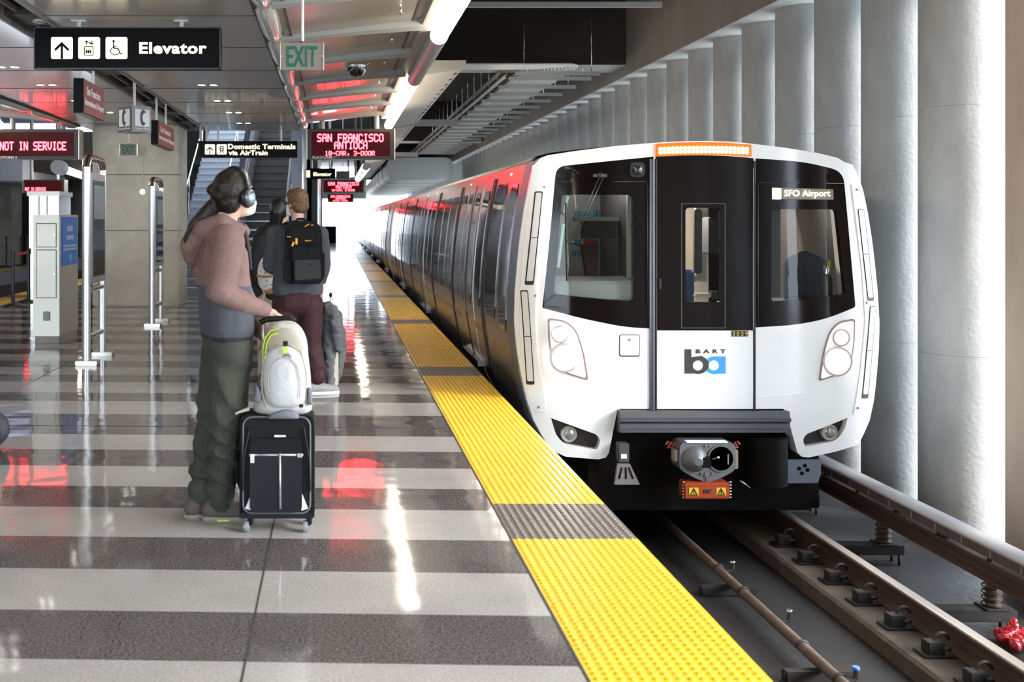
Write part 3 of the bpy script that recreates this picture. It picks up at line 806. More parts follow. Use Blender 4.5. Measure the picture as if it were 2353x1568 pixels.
def bays(root, Y0, first):
    """black door pockets, doors, windows, stripe and sills along the platform side"""
    rel = [2.15, 5.0, 7.9, 12.7, 15.6, 18.1]            # pocket positions from the car front
    for r in rel:
        side_panel(MB(), Y0+r-.085, Y0+r+.085, -.40, 1.98, .012, .01, n=16).build('door_pocket', 'seal_black', root)
    for a, b in ((2.15, 5.0), (7.9, 12.7), (15.6, 18.1)):
        mid = Y0+(a+b)/2
        for s in (-1, 1):
            y0, y1 = (mid-.66, mid-.012) if s < 0 else (mid+.012, mid+.66)
            dr = side_panel(MB(), y0, y1, -.36, 1.93, .006, .008, n=16).build('side_door', 'train_metal', root)
            side_panel(MB(), y0+.14, y1-.13, WZ0-.02, WZ1, .010, .01, n=12, rnd=.06).build('door_window', 'side_glass', dr)
            side_panel(MB(), (y1-.045 if s < 0 else y0+.02), (y1-.02 if s < 0 else y0+.045), -.30, .45, .010, .01, n=6).build('door_grip', 'seal_black', dr)
        side_panel(MB(), mid-.009, mid+.009, -.38, 1.95, .010, .01, n=14).build('door_seam', 'seal_black', root)
        MB().box(1.60, 1.70, mid-.75, mid+.75, -.10, -.045).build('door_sill', 'steel', root)
    wins = [(2.35, 2.78), (4.3, 4.8), (5.25, 5.95), (6.1, 6.8), (6.95, 7.7), (8.15, 8.8), (8.95, 9.45), (11.2, 11.75), (11.9, 12.5), (12.95, 13.7), (13.85, 14.5), (14.65, 15.4), (15.8, 16.1), (17.6, 17.95), (18.35, 19.0), (19.2, 20.2)]
    for a, b in wins:
        side_panel(MB(), Y0+a, Y0+b, WZ0, WZ1, .008, .01, n=12, rnd=.07).build('side_window', 'side_glass', root)
    for a, b in ((1.75, 2.09), (2.21, 2.9), (4.3, 4.94), (5.06, 7.84), (7.96, 9.6), (11.0, 12.64), (12.76, 15.54), (15.66, 16.2), (17.5, 18.04), (18.16, 20.9)):
        side_panel(MB(), Y0+a, Y0+b, .33, .41, .005, .008, n=3).build('side_stripe', mat('stripe_tan', (.33,.27,.22), .4, metal=.4), root)
    if first:
        side_panel(MB(), Y0+.62, Y0+1.05, WZ0-.08, WZ1+.02, .008, .01, n=12, rnd=.08).build('cab_side_window', 'side_glass', root)
        side_panel(MB(), Y0+1.25, Y0+1.95, WZ0-.02, WZ1+.05, .008, .01, n=12, rnd=.08).build('cab_door_window', 'side_glass', root)
    mb = MB()
    for r in (1.2, 4.2, 8.6, 10.3, 14, 17): mb.box(XT-1.41, XT-1.39, Y0+r, Y0+r+.10, 1.965, 2.0)
    mb.build('side_lamp', mat('side_lamp_lit', (.8,.8,.8), .3, emit=(1,.95,.9), es=1.5), root)
def car(Y0, label, first=False):
    root = thing('train_car', label, 'train car', (XT, Y0+10, -1.0), None if first else 'cars behind the front car')
    ya = 9.10 if first else Y0+.28
    mb = MB(); mb.prism(PROF, 1, ya+(.12 if first else 0), Y0+21.05, sm=True, caps=(1,) if first else (0, 1))
    mb.build('body', 'train_metal', root, sharp=28)
    top = [p for p in PROF if p[1] > 2.0]
    mb = MB(); mb.grid([[(x, ya+.2, z+.006) for x, z in top], [(x, Y0+21.0, z+.006) for x, z in top]])
    mb.build('roof', 'train_roof', root)
    MB().box(XT-1.15, XT+1.15, ya+.3, Y0+20.9, -.95, -.42).build('underframe', 'under_dark', root)
    MB().box(XT-1.0, XT+1.0, Y0+20.9, Y0+21.45, -.4, 1.9).build('gangway', 'black_rubber', root)
    bays(root, Y0, first)
    for yy in (Y0+3.0, Y0+5.1, Y0+15.9, Y0+18.0):
        for s in (-1, 1):
            MB().lathe([(.38, -.06), (.40, -.02), (.40, .05), (.30, .06), (.12, .07)], (XT+s*.838, yy, -.631), 24, axis=0).build('wheel', 'iron', root)
    return root
lead = car(8.95, 'front car of the train with white cab, black windscreen and lit amber bar', True)
for i, y in enumerate((30.4, 51.85, 73.3)):
    car(y, ['second car of the train, next behind the white cab car', 'third car of the train, dark glazed side seen at a slant', 'last visible car of the train by the bright platform end'][i])

# ---- cab front
def outline():
    zs = [-.37, -.30, -.172, .0, .206, .43, .66, .92, 1.189, 1.42, 1.643, 1.80, 1.946, 2.02]
    L = [(XT-smoothhw(HWL, z)-.004, z) for z in zs]; R = [(XT+smoothhw(HWR, z)+.004, z) for z in zs]
    tp = [onfront(*p) for p in ((1234,372),(1243,363),(1258,357),(1330,346),(1420,335),(1508,328),(1560,325),(1615,324),(1670,325),(1725,330),(1800,339),(1880,352),(1925,363),(1941,373))]
    bot = [onfront(*p) for p in ((1925,1037),(1900,1043),(1858,1052),(1842,1050),(1832,1040),(1806,945),(1800,940),(1424,940),(1418,945),(1399,1042),(1392,1052),(1375,1056),(1300,1050),(1278,1040))]
    return L+tp+R[::-1]+bot
fr = lambda P: [onfront(*p) for p in P]
wl = rounded([(1278,383),(1502,360),(1502,756),(1435,752),(1340,733),(1246,708),(1262,560)], [22,2,2,40,60,4,60])
wr = rounded([(1736,364),(1850,372),(1938,394),(1966,706),(1900,733),(1830,747),(1736,753)], [2,40,28,6,40,40,2])
door = [(1506,360),(1560,357.5),(1615,357),(1670,358.5),(1732,363.5),(1732,940),(1506,940)]
fogl = rounded([(1266,961),(1371,999),(1380,1012),(1373,1034),(1297,1021),(1278,1001)], [3,10,8,8,14,16])
fogr = rounded([(1948,960),(1853,998),(1845,1010),(1849,1028),(1922,1013),(1941,988)], [3,10,8,8,14,16])
shell('cab_mask', outline(), [fr(wl), fr(wr), fr(door), fr(fogl), fr(fogr)], 0, .30, 'train_white', lead, px=False, step=.07)
cl = rounded([(1292,448),(1455,448),(1455,694),(1272,677)], [10,12,12,14])
cr = rounded([(1773,481),(1922,481),(1943,677),(1773,695)], [8,10,8,10])
ds = rounded([(1773,431),(1914,435),(1915,459),(1774,458)], 3)
a = shell('windscreen_surround', wl, [cl], -.004, .05, 'train_black', lead, label='black glazed windscreen surround beside the platform')
shell('windscreen_pane', cl, [], -.012, .006, 'windscreen', a)
b = shell('windscreen_surround', wr, [cr], -.004, .05, 'train_black', lead, label='black glazed windscreen surround beside the columns')
shell('windscreen_pane', cr, [], -.012, .006, 'windscreen', b)
# front door: black upper, white lower, slim window
dw = rounded([(1575,478),(1655,478),(1655,695),(1575,695)], 9)
dup = [(1508,362),(1560,359.5),(1615,359),(1670,360.5),(1730,365.5),(1730,759),(1508,759)]
dlo = [(1508,760),(1730,760),(1730,940),(1508,940)]
dr = shell('front_door', dup, [dw], .002, .05, 'train_door_black', lead, label='black upper half of the front door')
shell('door_window', dw, [], -.01, .006, 'windscreen', dr)
frm = rounded([(1565,467),(1667,467),(1667,755),(1565,755)], 3)
frm2 = rounded([(1567,469),(1665,469),(1665,753),(1567,753)], 3)
shell('window_frame_line', frm, [frm2], .004, .01, mat('frame_line', (.06,.055,.055), .3), dr)
shell('door_handle', rounded([(1514,640),(1519,640),(1519,665),(1514,665)], 2), [], .012, .012, 'black_plastic', dr)
dl = shell('front_door', dlo, [], .002, .05, 'train_white', lead, label='white lower half of the front door')
# rubber columns beside the door
def bar(x, y0, y1, wd, off, m, nm, par=lead):
    pts = [onfront(x, y0+(y1-y0)*i/8) for i in range(9)]
    mb = MB(); rows = []
    for X, Z in pts:
        Y = gfront(X, Z); rows.append([(X-wd, Y+.02, Z), (X-wd, Y-off, Z), (X-wd*.4, Y-off-.006, Z), (X+wd*.4, Y-off-.006, Z), (X+wd, Y-off, Z), (X+wd, Y+.02, Z)])
    mb.grid(rows); return mb.build(nm, m, par)
bar(1498, 366, 942, .022, .012, mat('door_post', (.07,.07,.085), .25, metal=.4), 'door_post'); bar(1507, 366, 942, .010, .004, 'seal_black', 'door_seal')
bar(1733.5, 370, 942, .010, .004, 'seal_black', 'door_seal'); bar(1729.5, 388, 758, .004, .012, 'chrome', 'door_trim')
# windscreen inner borders
def seam(pts, wd, m, nm, par=lead, off=.006, closed=False):
    """thin raised line along pixels on the front"""
    P = [onfront(*p) for p in pts]
    if closed: P.append(P[0])
    return MB().tube([(X, gfront(X, Z)-off, Z) for X, Z in P], wd, 6).build(nm, m, par)
seam([(1487,420),(1487,700)], .005, 'seal_black', 'pane_line', a); seam([(1280,418),(1485,418)], .003, 'frame_line', 'pane_line', a)
seam([(1741,420),(1741,745)], .004, 'frame_line', 'pane_line', b); seam([(1741,420),(1938,422)], .003, 'frame_line', 'pane_line', b)
# amber bar
lb = shell('marker_light', [(1506,331),(1560,328),(1615,327),(1670,328.5),(1725,333),(1725,360),(1670,357),(1615,356),(1560,357),(1506,360)], [], .016, .03, 'amber_housing', lead, label='amber light bar over the front door')
for r in range(2):
    mb = MB()
    for k in range(22):
        x = 1516+k*9.45; q = (x-1615)/110; y = 340.5+r*8+3*q*q
        X, Z = onfront(x, y); mb.ell((X, gfront(X, Z)-.018, Z), (.0165, .008, .0165), 8, 6)
    mb.build('lamp_row', 'amber', lb, label='row of lit amber lamps')
# side pods of the mask with long slots
PODS = [dict(pod=[(1222,416),(1262,416),(1238,640),(1229,720),(1233,800),(1256,948),(1222,940),(1203,860),(1192,740),(1199,600)],
  sl=[([(1228,440),(1247,440),(1226,655),(1205,655)], [(1231,443),(1244.5,443),(1224,646),(1209,646)], ((1220,546),(1236,546))), ([(1195,667),(1213,667),(1228,884),(1209,884)], [(1197.5,670),(1211,670),(1225,876),(1211,876)], ((1202,773),(1219,773)))],
  sc=((1250,430),(1229,680),(1237,936))),
 dict(pod=[(1956,424),(1975,424),(2003,600),(2017,735),(2010,840),(1986,946),(1961,953),(1976,860),(1988,740),(1980,620)],
  sl=[([(1970,480),(1985,480),(2008,692),(1993,692)], [(1971.5,482),(1983.5,482),(2004.5,684),(1994,684)], ((1983,584),(1997,584))), ([(1998,703),(2012,703),(1994,916),(1979,916)], [(1999.5,705),(2010,705),(1993,906),(1982,906)], ((1990,806),(2002,806)))],
  sc=((1968,436),(1990,696),(1970,938)))]
for pd in PODS:
    pod = shell('side_pod', rounded(pd['pod'], [2,8,20,20,20,10,2,10,20,20]), [], .006, .012, 'train_white', lead)
    for s1, s2, cut in pd['sl']:
        sl = shell('pod_slot', rounded(s1, 4), [], .008, .012, 'seal_black', pod)
        shell('slot_cover', rounded(s2, 3), [], .012, .012, mat('slot_white', (.74,.73,.70), .3, coat=.3), pod)
        q0, q1 = onfront(*cut[0]), onfront(*cut[1])
        MB().tube([(q0[0], gfront(*q0)-.013, q0[1]), (q1[0], gfront(*q1)-.013, q1[1])], .003, 6).build('slot_split', 'seal_black', pod)
    for q in pd['sc']:
        X, Z = onfront(*q); MB().cyl((X, gfront(X, Z)-.012, Z), (X, gfront(X, Z)-.006, Z), .010, 10).build('pod_screw', 'bolt_steel', pod)
# headlights
hl_r = rounded([(1964,732),(1963,790),(1953,842),(1932,860),(1880,877),(1890,810),(1906,760),(1928,738)], [8,20,18,16,8,20,20,14])
def mirr(P): return [(2*XT-onfront(*p)[0]-.012, onfront(*p)[1]) for p in P]
for nm, poly, px, lamp, lit in (('platform', mirr(hl_r), False, (1286,768), True), ('column', hl_r, True, (1930.5,776), False)):
    h = shell('headlight', poly, [], .006, .02, mat('lamp_rim', (.30,.20,.18), .3), lead, px=px, label='headlight on the %s side' % nm)
    pts = poly if not px else fr(poly)
    c = (sum(p[0] for p in pts)/len(pts), sum(p[1] for p in pts)/len(pts))
    inner = [(c[0]+(p[0]-c[0])*.90, c[1]+(p[1]-c[1])*.93) for p in pts]
    shell('headlight_glass', inner, [], .010, .012, mat('headlight_glow', (.95,.9,.88), .2, emit=(1.0,.93,.88), es=.22), h, px=False)
    for q, (dx, dz, r, m) in enumerate(((0, 0, .062, 'headlight_dim'), (-.035 if not lit else .035, -.20, .105, 'headlight_lens'))):
        X, Z = onfront(*lamp); X += dx; Z += dz
        Y = gfront(X, Z)-.012
        MB().lathe([(r*1.22, .005), (r*1.2, -.012), (r*1.02, -.014), (r, -.006)], (X, Y, Z), 28, axis=1).build('lamp_ring', mat('lamp_ring', (.70,.62,.60), .25, metal=.5), h)
        MB().ell((X, Y-.004, Z), (r, .018, r), 24, 12).build('lamp_lens', m, h)
# fog lamps in their dark pockets
for poly, c in ((fogl, (1308.5, 999.5)), (fogr, (1908.5, 995.5))):
    p = shell('fog_pocket', poly, [], -.07, .02, mat('pocket_dark', (.018,.014,.013), .5), lead)
    X, Z = onfront(*c); Y = gfront(X, Z)+.02
    MB().lathe([(.066, .06), (.070, 0), (.062, -.012), (.046, -.010), (.044, .0)], (X, Y, Z), 26, axis=1).build('fog_lamp', mat('fog_ring', (.42,.37,.31), .35, metal=.5), p)
    mb = MB(); mb.ell((X, Y-.004, Z), (.045, .012, .045), 18, 10)
    for k in range(18):
        rr = .008+.0085*math.sqrt(k)*.95; an = k*2.4; mb.ell((X+rr*math.cos(an), Y-.013+.008*(rr/.045)**2, Z+rr*math.sin(an)), .004, 6, 4)
    mb.build('fog_lens', mat('fog_lens_mat', (.35,.36,.36), .12, metal=.6), p)
# hatch, number plate, lettering, emblem
hp = rounded([(1423,769),(1470,769),(1470,820),(1423,820)], 5)
h = shell('hatch', hp, [], .003, .01, 'seal_black', lead)
shell('hatch_lid', rounded([(1424.5,770.5),(1468.5,770.5),(1468.5,817),(1424.5,817)], 4), [], .006, .01, 'train_white', h)
X, Z = onfront(1446, 781); MB().cyl((X, gfront(X, Z)-.010, Z), (X, gfront(X, Z)-.004, Z), .012, 12).build('hatch_lock', 'bolt_steel', h)
for i, dgt in enumerate('3039'):
    x0 = 1680.5+i*9.7
    pl = shell('number_plate', [(x0,760.5),(x0+9,760.5),(x0+9,773.5),(x0,773.5)], [], .007, .008, 'black_plastic', lead)
    X0, Z0 = onfront(x0+1.6, 772.3); X1, Z1 = onfront(x0+7.4, 761.8)
    lettering('digit', dgt, (X0, gfront(X0, Z0)-.008, Z0), X1-X0, Z1-Z0, 'warn_yellow', pl, bold=.02, thick=.003)
X0, Z0 = onfront(1599, 812); X1, Z1 = onfront(1667, 803)
lettering('operator_lettering', 'BART', (X0, gfront(X0, Z0)-.006, Z0), X1-X0, Z1-Z0, 'logo_dark', lead, bold=.03, thick=.004, spacing=1.7)
def circ(cx, cy, rx, ry, n=40, a0=0, a1=2*PI): return [(cx+rx*math.cos(a0+(a1-a0)*i/n), cy+ry*math.sin(a0+(a1-a0)*i/n)) for i in range(n if a1-a0 > 6.2 else n+1)]
em = thing_part = shell('emblem', [(1613.5+0,838-20.0)]+circ(1603.5, 838.5, 24.5, 21, 30, -PI/2+.15, PI/2+.35)+[(1588,858.5),(1573,858.5),(1573,803),(1588,803),(1588,821)], [circ(1603.5, 840, 12.2, 11.6)], .0075, .006, 'logo_dark', lead, label='dark letter of the emblem')
shell('emblem', [(1653,819.5),(1667,819.5),(1667,859),(1653,859)]+circ(1641, 839.5, 22, 20.5, 22, PI/2-.35, PI*1.5-.25)[0:]+[(1645,819.5)], [circ(1640, 840, 12.2, 11.6)], .005, .006, 'logo_blue', lead, label='blue letter of the emblem')
# wiper
X, Z = onfront(1377, 404); Y = gfront(X, Z)-.02
wp = MB().lathe([(.03, .02), (.026, -.02), (.012, -.03)], (X, Y, Z), 16, axis=1).build('wiper', 'black_plastic', lead)
MB().box(X-.06, X+.06, Y-.015, Y+.01, Z-.012, Z+.012).build('wiper_mount', mat('gun_metal', (.12,.11,.11), .3, metal=.8), wp)
for a1, b1 in (((1374,408),(1310,553)), ((1383,408),(1316,555))):
    A, B = onfront(*a1), onfront(*b1)
    MB().tube([(A[0], gfront(*A)-.045, A[1]), (B[0], gfront(*B)-.05, B[1])], .0045, 6).build('wiper_arm', 'gun_metal', wp)
A, B = onfront(1299, 466), onfront(1302, 646)
MB().tube([(A[0], gfront(*A)-.025, A[1]), (B[0]-.008, gfront((A[0]+B[0])/2, (A[1]+B[1])/2)-.04, (A[1]+B[1])/2), (B[0], gfront(*B)-.025, B[1])], .009, 8).build('wiper_blade', 'black_rubber', wp)
A, B = onfront(1301, 553), onfront(1316, 556)
MB().tube([(A[0], gfront(*A)-.045, A[1]), (B[0], gfront(*B)-.05, B[1])], .006, 6).build('wiper_link', 'gun_metal', wp)
# camera eye
ey = shell('camera_eye', rounded([(1447,373),(1481,373),(1481,407),(1447,407)], 12), [], .012, .02, 'black_plastic', lead)
X, Z = onfront(1464, 391); MB().ell((X, gfront(X, Z)-.012, Z), (.045, .03, .045), 16, 10).build('camera_dome', mat('eye_glass', (.03,.028,.03), .06, coat=1), ey)
# fold line under the lights
for pts in ([(1262,860),(1330,895),(1420,911),(1494,914)], [(1737,914),(1830,906),(1900,888)]):
    seam(pts, .004, 'train_white', 'fold_line', lead, off=.0)
# bumper and couplings
bx0, bx1 = onfront(1418, 960)[0], onfront(1808, 960)[0]
prof = [(9.0, -.06), (8.80, -.065), (8.785, -.115), (8.765, -.12), (8.765, -.145), (8.80, -.158), (8.79, -.165), (8.785, -.205), (8.765, -.21), (8.765, -.235), (8.82, -.245), (9.2, -.26), (9.2, -.06)]
MB().prism(prof, 0, bx0, bx1).build('bumper', 'bumper_grey', lead)
MB().box(XT-.95, XT+.95, 9.0, 9.3, -.95, -.12).build('cab_underside', 'under_dark', lead)
z_ = lambda y, Y: H-(y-VY)*Y/F
x_ = lambda x, Y: (x-VX)*Y/F
YC = 8.62
cp = MB().prism(rounded([(x_(1563,YC), z_(1018,YC)), (x_(1690,YC), z_(1018,YC)), (x_(1692,YC), z_(1080,YC)), (x_(1660,YC), z_(1098,YC)), (x_(1632,YC), z_(1108,YC)), (x_(1618,YC), z_(1108,YC)), (x_(1590,YC), z_(1096,YC)), (x_(1560,YC), z_(1078,YC))], .05), 1, YC, YC+.22).build('coupler_head', 'coupler_grey', lead, bev=.012)
c = Vector((x_(1596,YC), YC, z_(1056,YC)))
MB().lathe([(.108, .01), (.104, -.015), (.078, -.045), (.05, -.085), (.032, -.095)], c, 11, axis=1).build('coupler_cone', 'coupler_grey', cp)
MB().box(c.x+.04, c.x+.105, YC-.09, YC-.01, c.z-.05, c.z+.03).build('coupler_hook', 'under_dark', cp)
c2 = Vector((x_(1656,YC), YC, z_(1054,YC)))
MB().lathe([(.108, -.004), (.102, -.010), (.096, -.004)], c2, 28, axis=1).build('coupler_cup', 'under_dark', cp)
MB().lathe([(.112, .0), (.112, -.012), (.100, -.012), (.098, -.002)], c2, 28, axis=1, caps=False).build('coupler_ring', 'coupler_grey', cp)
MB().cyl((c2.x-.08, YC-.02, c2.z+.0), (c2.x-.03, YC-.02, c2.z+.01), .008, 8).ell((c2.x-.03, YC-.022, c2.z+.012), .014, 10, 8).build('coupler_pin', 'chrome', cp)
MB().box(c2.x+.05, c2.x+.062, YC-.018, YC-.008, c2.z-.045, c2.z+.04).build('coupler_latch', 'chrome', cp)
for dx, dy_, r in ((1624,1090,.022),(1612,1089,.012),(1636,1089,.012),(1625,1101,.012),(1622,1024,.012),(1631,1024,.010)):
    MB().cyl((x_(dx,YC), YC-.014, z_(dy_,YC)), (x_(dx,YC), YC+.01, z_(dy_,YC)), r, 12).build('coupler_bolt', 'bolt_steel', cp)
for xa, xb in ((1551, 1561), (1690, 1699)):
    MB().box(x_(xa,YC), x_(xb,YC), YC+.02, YC+.10, z_(1080 if xa > 1600 else 1063,YC), z_(1036,YC)).build('coupler_lug', mat('lug_tan', (.25,.20,.16), .5), cp, bev=.006)
MB().box(x_(1578,YC), x_(1671,YC), YC-.01, YC+.06, z_(1018,YC), z_(1015,YC)).build('coupler_strip', 'sign_white', cp)
MB().box(x_(1590,YC), x_(1660,YC), YC+.2, 9.1, z_(1080,YC), z_(1030,YC)).build('coupler_shank', 'under_dark', cp)
eb = MB().box(x_(1571,YC), x_(1673,YC), YC-.03, YC+.12, z_(1145,YC), z_(1108,YC)).build('electric_box', 'orange_box', lead, bev=.006)
for yy in (1113.5, 1140): MB().box(x_(1571,YC), x_(1673,YC), YC-.036, YC-.028, z_(yy+1.2,YC), z_(yy-1.2,YC)).build('box_rib', 'orange_box', eb)
for xa in (1580.5, 1643):
    MB().box(x_(xa,YC), x_(xa+21.5,YC), YC-.034, YC-.029, z_(1137,YC), z_(1119,YC)).build('warning_label', 'warn_yellow', eb)
    T = [(x_(xa+3,YC), z_(1135.5,YC)), (x_(xa+18.5,YC), z_(1135.5,YC)), (x_(xa+10.5,YC), z_(1120.5,YC))]
    mb = MB()
    for i in range(3):
        p, q = T[i], T[(i+1) % 3]; mb.tube([(p[0], YC-.036, p[1]), (q[0], YC-.036, q[1])], .0035, 6)
    mb.tube([(x_(xa+11.2,YC), YC-.036, z_(1125,YC)), (x_(xa+9.8,YC), YC-.036, z_(1129.5,YC)), (x_(xa+11.4,YC), YC-.036, z_(1130,YC)), (x_(xa+10.4,YC), YC-.036, z_(1133.8,YC))], .0025, 6)
    mb.build('warning_sign', 'black_plastic', eb)
lettering('box_lettering', 'DC', (x_(1614,YC), YC-.033, z_(1132,YC)), x_(1632,YC)-x_(1614,YC), z_(1123,YC)-z_(1132,YC), 'black_plastic', eb, bold=.03)
for xa in (1566, 1673):
    mb = MB()
    for yy in range(1108, 1147, 7): mb.cyl((x_(xa+1,YC), YC-.01, z_(yy,YC)), (x_(xa+6,YC), YC-.01, z_(yy,YC)), .009, 8)
    mb.build('box_bolt', 'bolt_steel', eb)
# hooks and safety chains
for x0, f in ((1530, 1), (1700, -1)):
    pts = [(x0, 1022), (x0+5*f, 1015), (x0+12*f, 1017), (x0+8*f, 1024), (x0+4*f, 1029), (x0+14*f, 1029), (x0+20*f, 1020), (x0+26*f, 1020)]
    MB().tube([(x_(x,8.75), 8.75, z_(y,8.75)) for x, y in pts], .009, 8).build('safety_hook', mat('hook_red', (.35,.05,.03), .5), lead)
    MB().tube([(x_(x0+26*f,8.75), 8.75, z_(1020,8.75)), (x_(x0+40*f,8.75), 8.8, z_(1018,8.8))], .006, 6).build('hook_cable', 'iron', lead)
# bracket by the platform and trip plate by the columns
YB = 8.78
br = MB().box(x_(1422,YB), x_(1446,YB), YB, YB+.1, z_(1063,YB), z_(1020,YB)).build('sensor_bracket', 'bumper_grey', lead, bev=.004)
MB().box(x_(1427,YB), x_(1440,YB), YB-.004, YB+.002, z_(1054,YB), z_(1044,YB)).build('bracket_label', 'sign_white', br)
MB().prism([(x_(1418,YB), z_(1066,YB)), (x_(1447,YB), z_(1066,YB)), (x_(1470,YB), z_(1114,YB)), (x_(1411,YB), z_(1114,YB))], 1, YB-.01, YB+.02).build('sensor_fan', mat('fan_grey', (.17,.15,.155), .5), br, bev=.003)
for xa, xb in ((1428,1422),(1437,1438),(1444,1454)):
    MB().tube([(x_(xa,YB), YB-.012, z_(1074,YB)), (x_(xb,YB), YB-.012, z_(1100,YB))], .007, 6).build('fan_groove', 'under_dark', br)
YP = 8.9
holes = [(1836,1077),(1849.5,1070.5),(1855.5,1080.5),(1842.5,1088)]
tp = MB().prism([(x_(1735,YP), z_(1112,YP)), (x_(1880,YP), z_(1111,YP)), (x_(1887,YP), z_(1090,YP)), (x_(1887,YP), z_(1057,YP)), (x_(1805,YP), z_(1057,YP)), (x_(1790,YP), z_(1095,YP))], 1, YP, YP+.03).build('trip_plate', mat('plate_blue', (.16,.18,.24), .5), lead, bev=.004)
for hx, hy in holes: MB().cyl((x_(hx,YP), YP-.003, z_(hy,YP)), (x_(hx,YP), YP+.01, z_(hy,YP)), .017, 14).build('plate_hole', 'under_dark', tp)
MB().tube([(x_(1757,8.95), 8.9, z_(1000,8.95)), (x_(1757,8.95), 8.9, z_(1108,8.95))], .165, 24).build('air_tank', 'under_dark', lead)
MB().tube([(x_(1700,8.8), 8.8, z_(1104,8.8)), (x_(1724,8.8), 8.8, z_(1122,8.8))], .009, 6).build('grab_rod', 'steel', lead)
for s in (-1.15, .6): MB().box(XT+s, XT+s+.55, 9.25, 9.4, -1.0, -.5).build('wheel_guard', 'under_dark', lead)
# bluish cab-end strip on the platform side
side_panel(MB(), 9.12, 9.46, -.43, 2.06, .006, .01, n=20).build('cab_end_strip', 'train_bluegrey', lead)
# ---- inside the cab
cab = MB()
cab.box(XT-1.35, XT+1.35, 9.12, 10.9, .15, .2); ci = cab.build('cab_floor', 'cab_dark', lead)
MB().box(XT-1.38, XT-.46, 10.4, 10.45, .2, 2.0).build('cab_back_wall', 'cab_grey', lead)
MB().box(XT+.72, XT+1.3, 10.4, 10.45, .2, 2.0).build('cab_back_wall', mat('cab_wall_cool', (.16,.18,.19), .5), lead)
MB().box(XT-1.40, XT+1.32, 9.12, 10.9, 1.96, 2.02).build('cab_ceiling', 'cab_dark', lead)
for s in (-.47,): MB().box(XT+s-.02, XT+s+.02, 9.2, 10.4, .2, 1.96).build('cab_partition', 'cab_dark', lead)
yv = 9.35
MB().prism([(9.0, .86), (9.02, 1.0), (9.5, 1.04), (9.5, .86)], 0, XT-1.30, XT-.50).build('console', 'cab_console', lead, bev=.01)
cs = MB().box(x_(1262,9.1), x_(1462,9.1), 9.05, 9.2, z_(705,9.1), z_(645,9.1)).build('console_front', mat('console_light', (.50,.54,.51), .5), lead, bev=.008)
for xa, xb in ((1288,1351), (1366,1430)):
    mb = MB()
    for k in range(22):
        for r in range(2):
            x = xa+(xb-xa)*k/21; mb.cyl((x_(x,9.05), 9.045, z_(657+r*4,9.05)), (x_(x,9.05), 9.055, z_(657+r*4,9.05)), .0045, 6)
    mb.build('console_grille', mat('grille_olive', (.18,.18,.14), .6), cs)
# breaker panels on the back wall, sun blind, pillar
for (xa, xb, ya, yb) in ((1320,1355,485,498),(1365,1420,483,497),(1316,1336,552,562),(1375,1420,552,562),(1316,1335,576,588),(1378,1422,576,588)):
    mb = MB()
    for k in range(8):
        x = xa+(xb-xa)*k/8; mb.box(x_(x,10.38), x_(x+(xb-xa)/11,10.38), 10.385, 10.4, z_(yb,10.38), z_(ya,10.38))
    mb.build('breaker', mat('breaker_blue', (.03,.10,.18), .5), lead)
MB().box(x_(1320,9.7), x_(1452,9.7), 9.7, 9.76, z_(508,9.7), z_(498,9.7)).build('blind_rail', mat('blind_rail', (.30,.33,.30), .5), lead)
MB().box(x_(1335,9.75), x_(1445,9.75), 9.75, 9.77, z_(549,9.7), z_(508,9.7)).build('sun_blind', 'cab_dark', lead)
MB().box(x_(1442,9.3), x_(1456,9.3), 9.3, 9.34, z_(690,9.3), z_(440,9.3)).build('inner_post', mat('post_pale', (.42,.44,.38), .5), lead)
for ya, yb, xa in ((450,490,1297),(515,615,1283)):
    MB().tube([(x_(xa,9.1), 9.1, z_(yb,9.1)), (x_(xa+(8 if yb < 500 else 12),9.1), 9.1, z_(ya,9.1))], .013, 8).build('cab_grab_bar', mat('bar_pale', (.55,.80,.74), .4, emit=(.5,.8,.72), es=.25), lead)  # pale bars given a faint emission, though they are no lamps
st_ = MB().prism(rounded([(x_(1336,9.9), z_(560,9.9)), (x_(1374,9.9), z_(556,9.9)), (x_(1372,9.9), z_(660,9.9)), (x_(1352,9.9), z_(660,9.9))], .03), 1, 9.88, 9.98).build('driver_seat', mat('seat_maroon', (.07,.025,.022), .6), lead, bev=.02)
MB().box(x_(1341,9.86), x_(1372,9.86), 9.83, 9.88, z_(560,9.86), z_(549,9.86)).build('headrest', mat('headrest_red', (.25,.02,.02), .6), st_, bev=.01)
# saloon seen through the door window
MB().box(x_(1560,11.5), x_(1680,11.5), 12.2, 12.25, z_(800,11.5), z_(440,11.5)).build('saloon_wall', 'cab_beige', lead)
MB().prism([(x_(1600,10.9), z_(720,10.9)), (x_(1622,10.9), z_(720,10.9)), (x_(1590,10.9), z_(440,10.9)), (x_(1572,10.9), z_(440,10.9))], 1, 11.4, 11.5).build('saloon_pillar', mat('saloon_grey', (.42,.42,.45), .5), lead)
MB().box(x_(1615,10.7), x_(1640,10.7), 10.9, 10.95, z_(650,10.7), z_(440,10.7)).build('inner_door_frame', 'cab_beige', lead)
MB().prism(rounded([(x_(1616,10.6), z_(480,10.6)), (x_(1634,10.6), z_(480,10.6)), (x_(1634,10.6), z_(632,10.6)), (x_(1616,10.6), z_(632,10.6))], .05), 1, 10.86, 10.9).build('inner_door_glass', 'cab_dark', lead)
MB().box(x_(1629,10.3), x_(1660,10.3), 10.3, 10.5, z_(584,10.3), z_(499,10.3)).build('equipment_box', mat('equip_dark', (.055,.052,.055), .6), lead, bev=.01)
MB().box(x_(1570,10.8), x_(1604,10.8), 10.9, 11.3, z_(700,10.8), z_(622,10.8)).build('saloon_seat', 'seat_blue', lead, bev=.02)
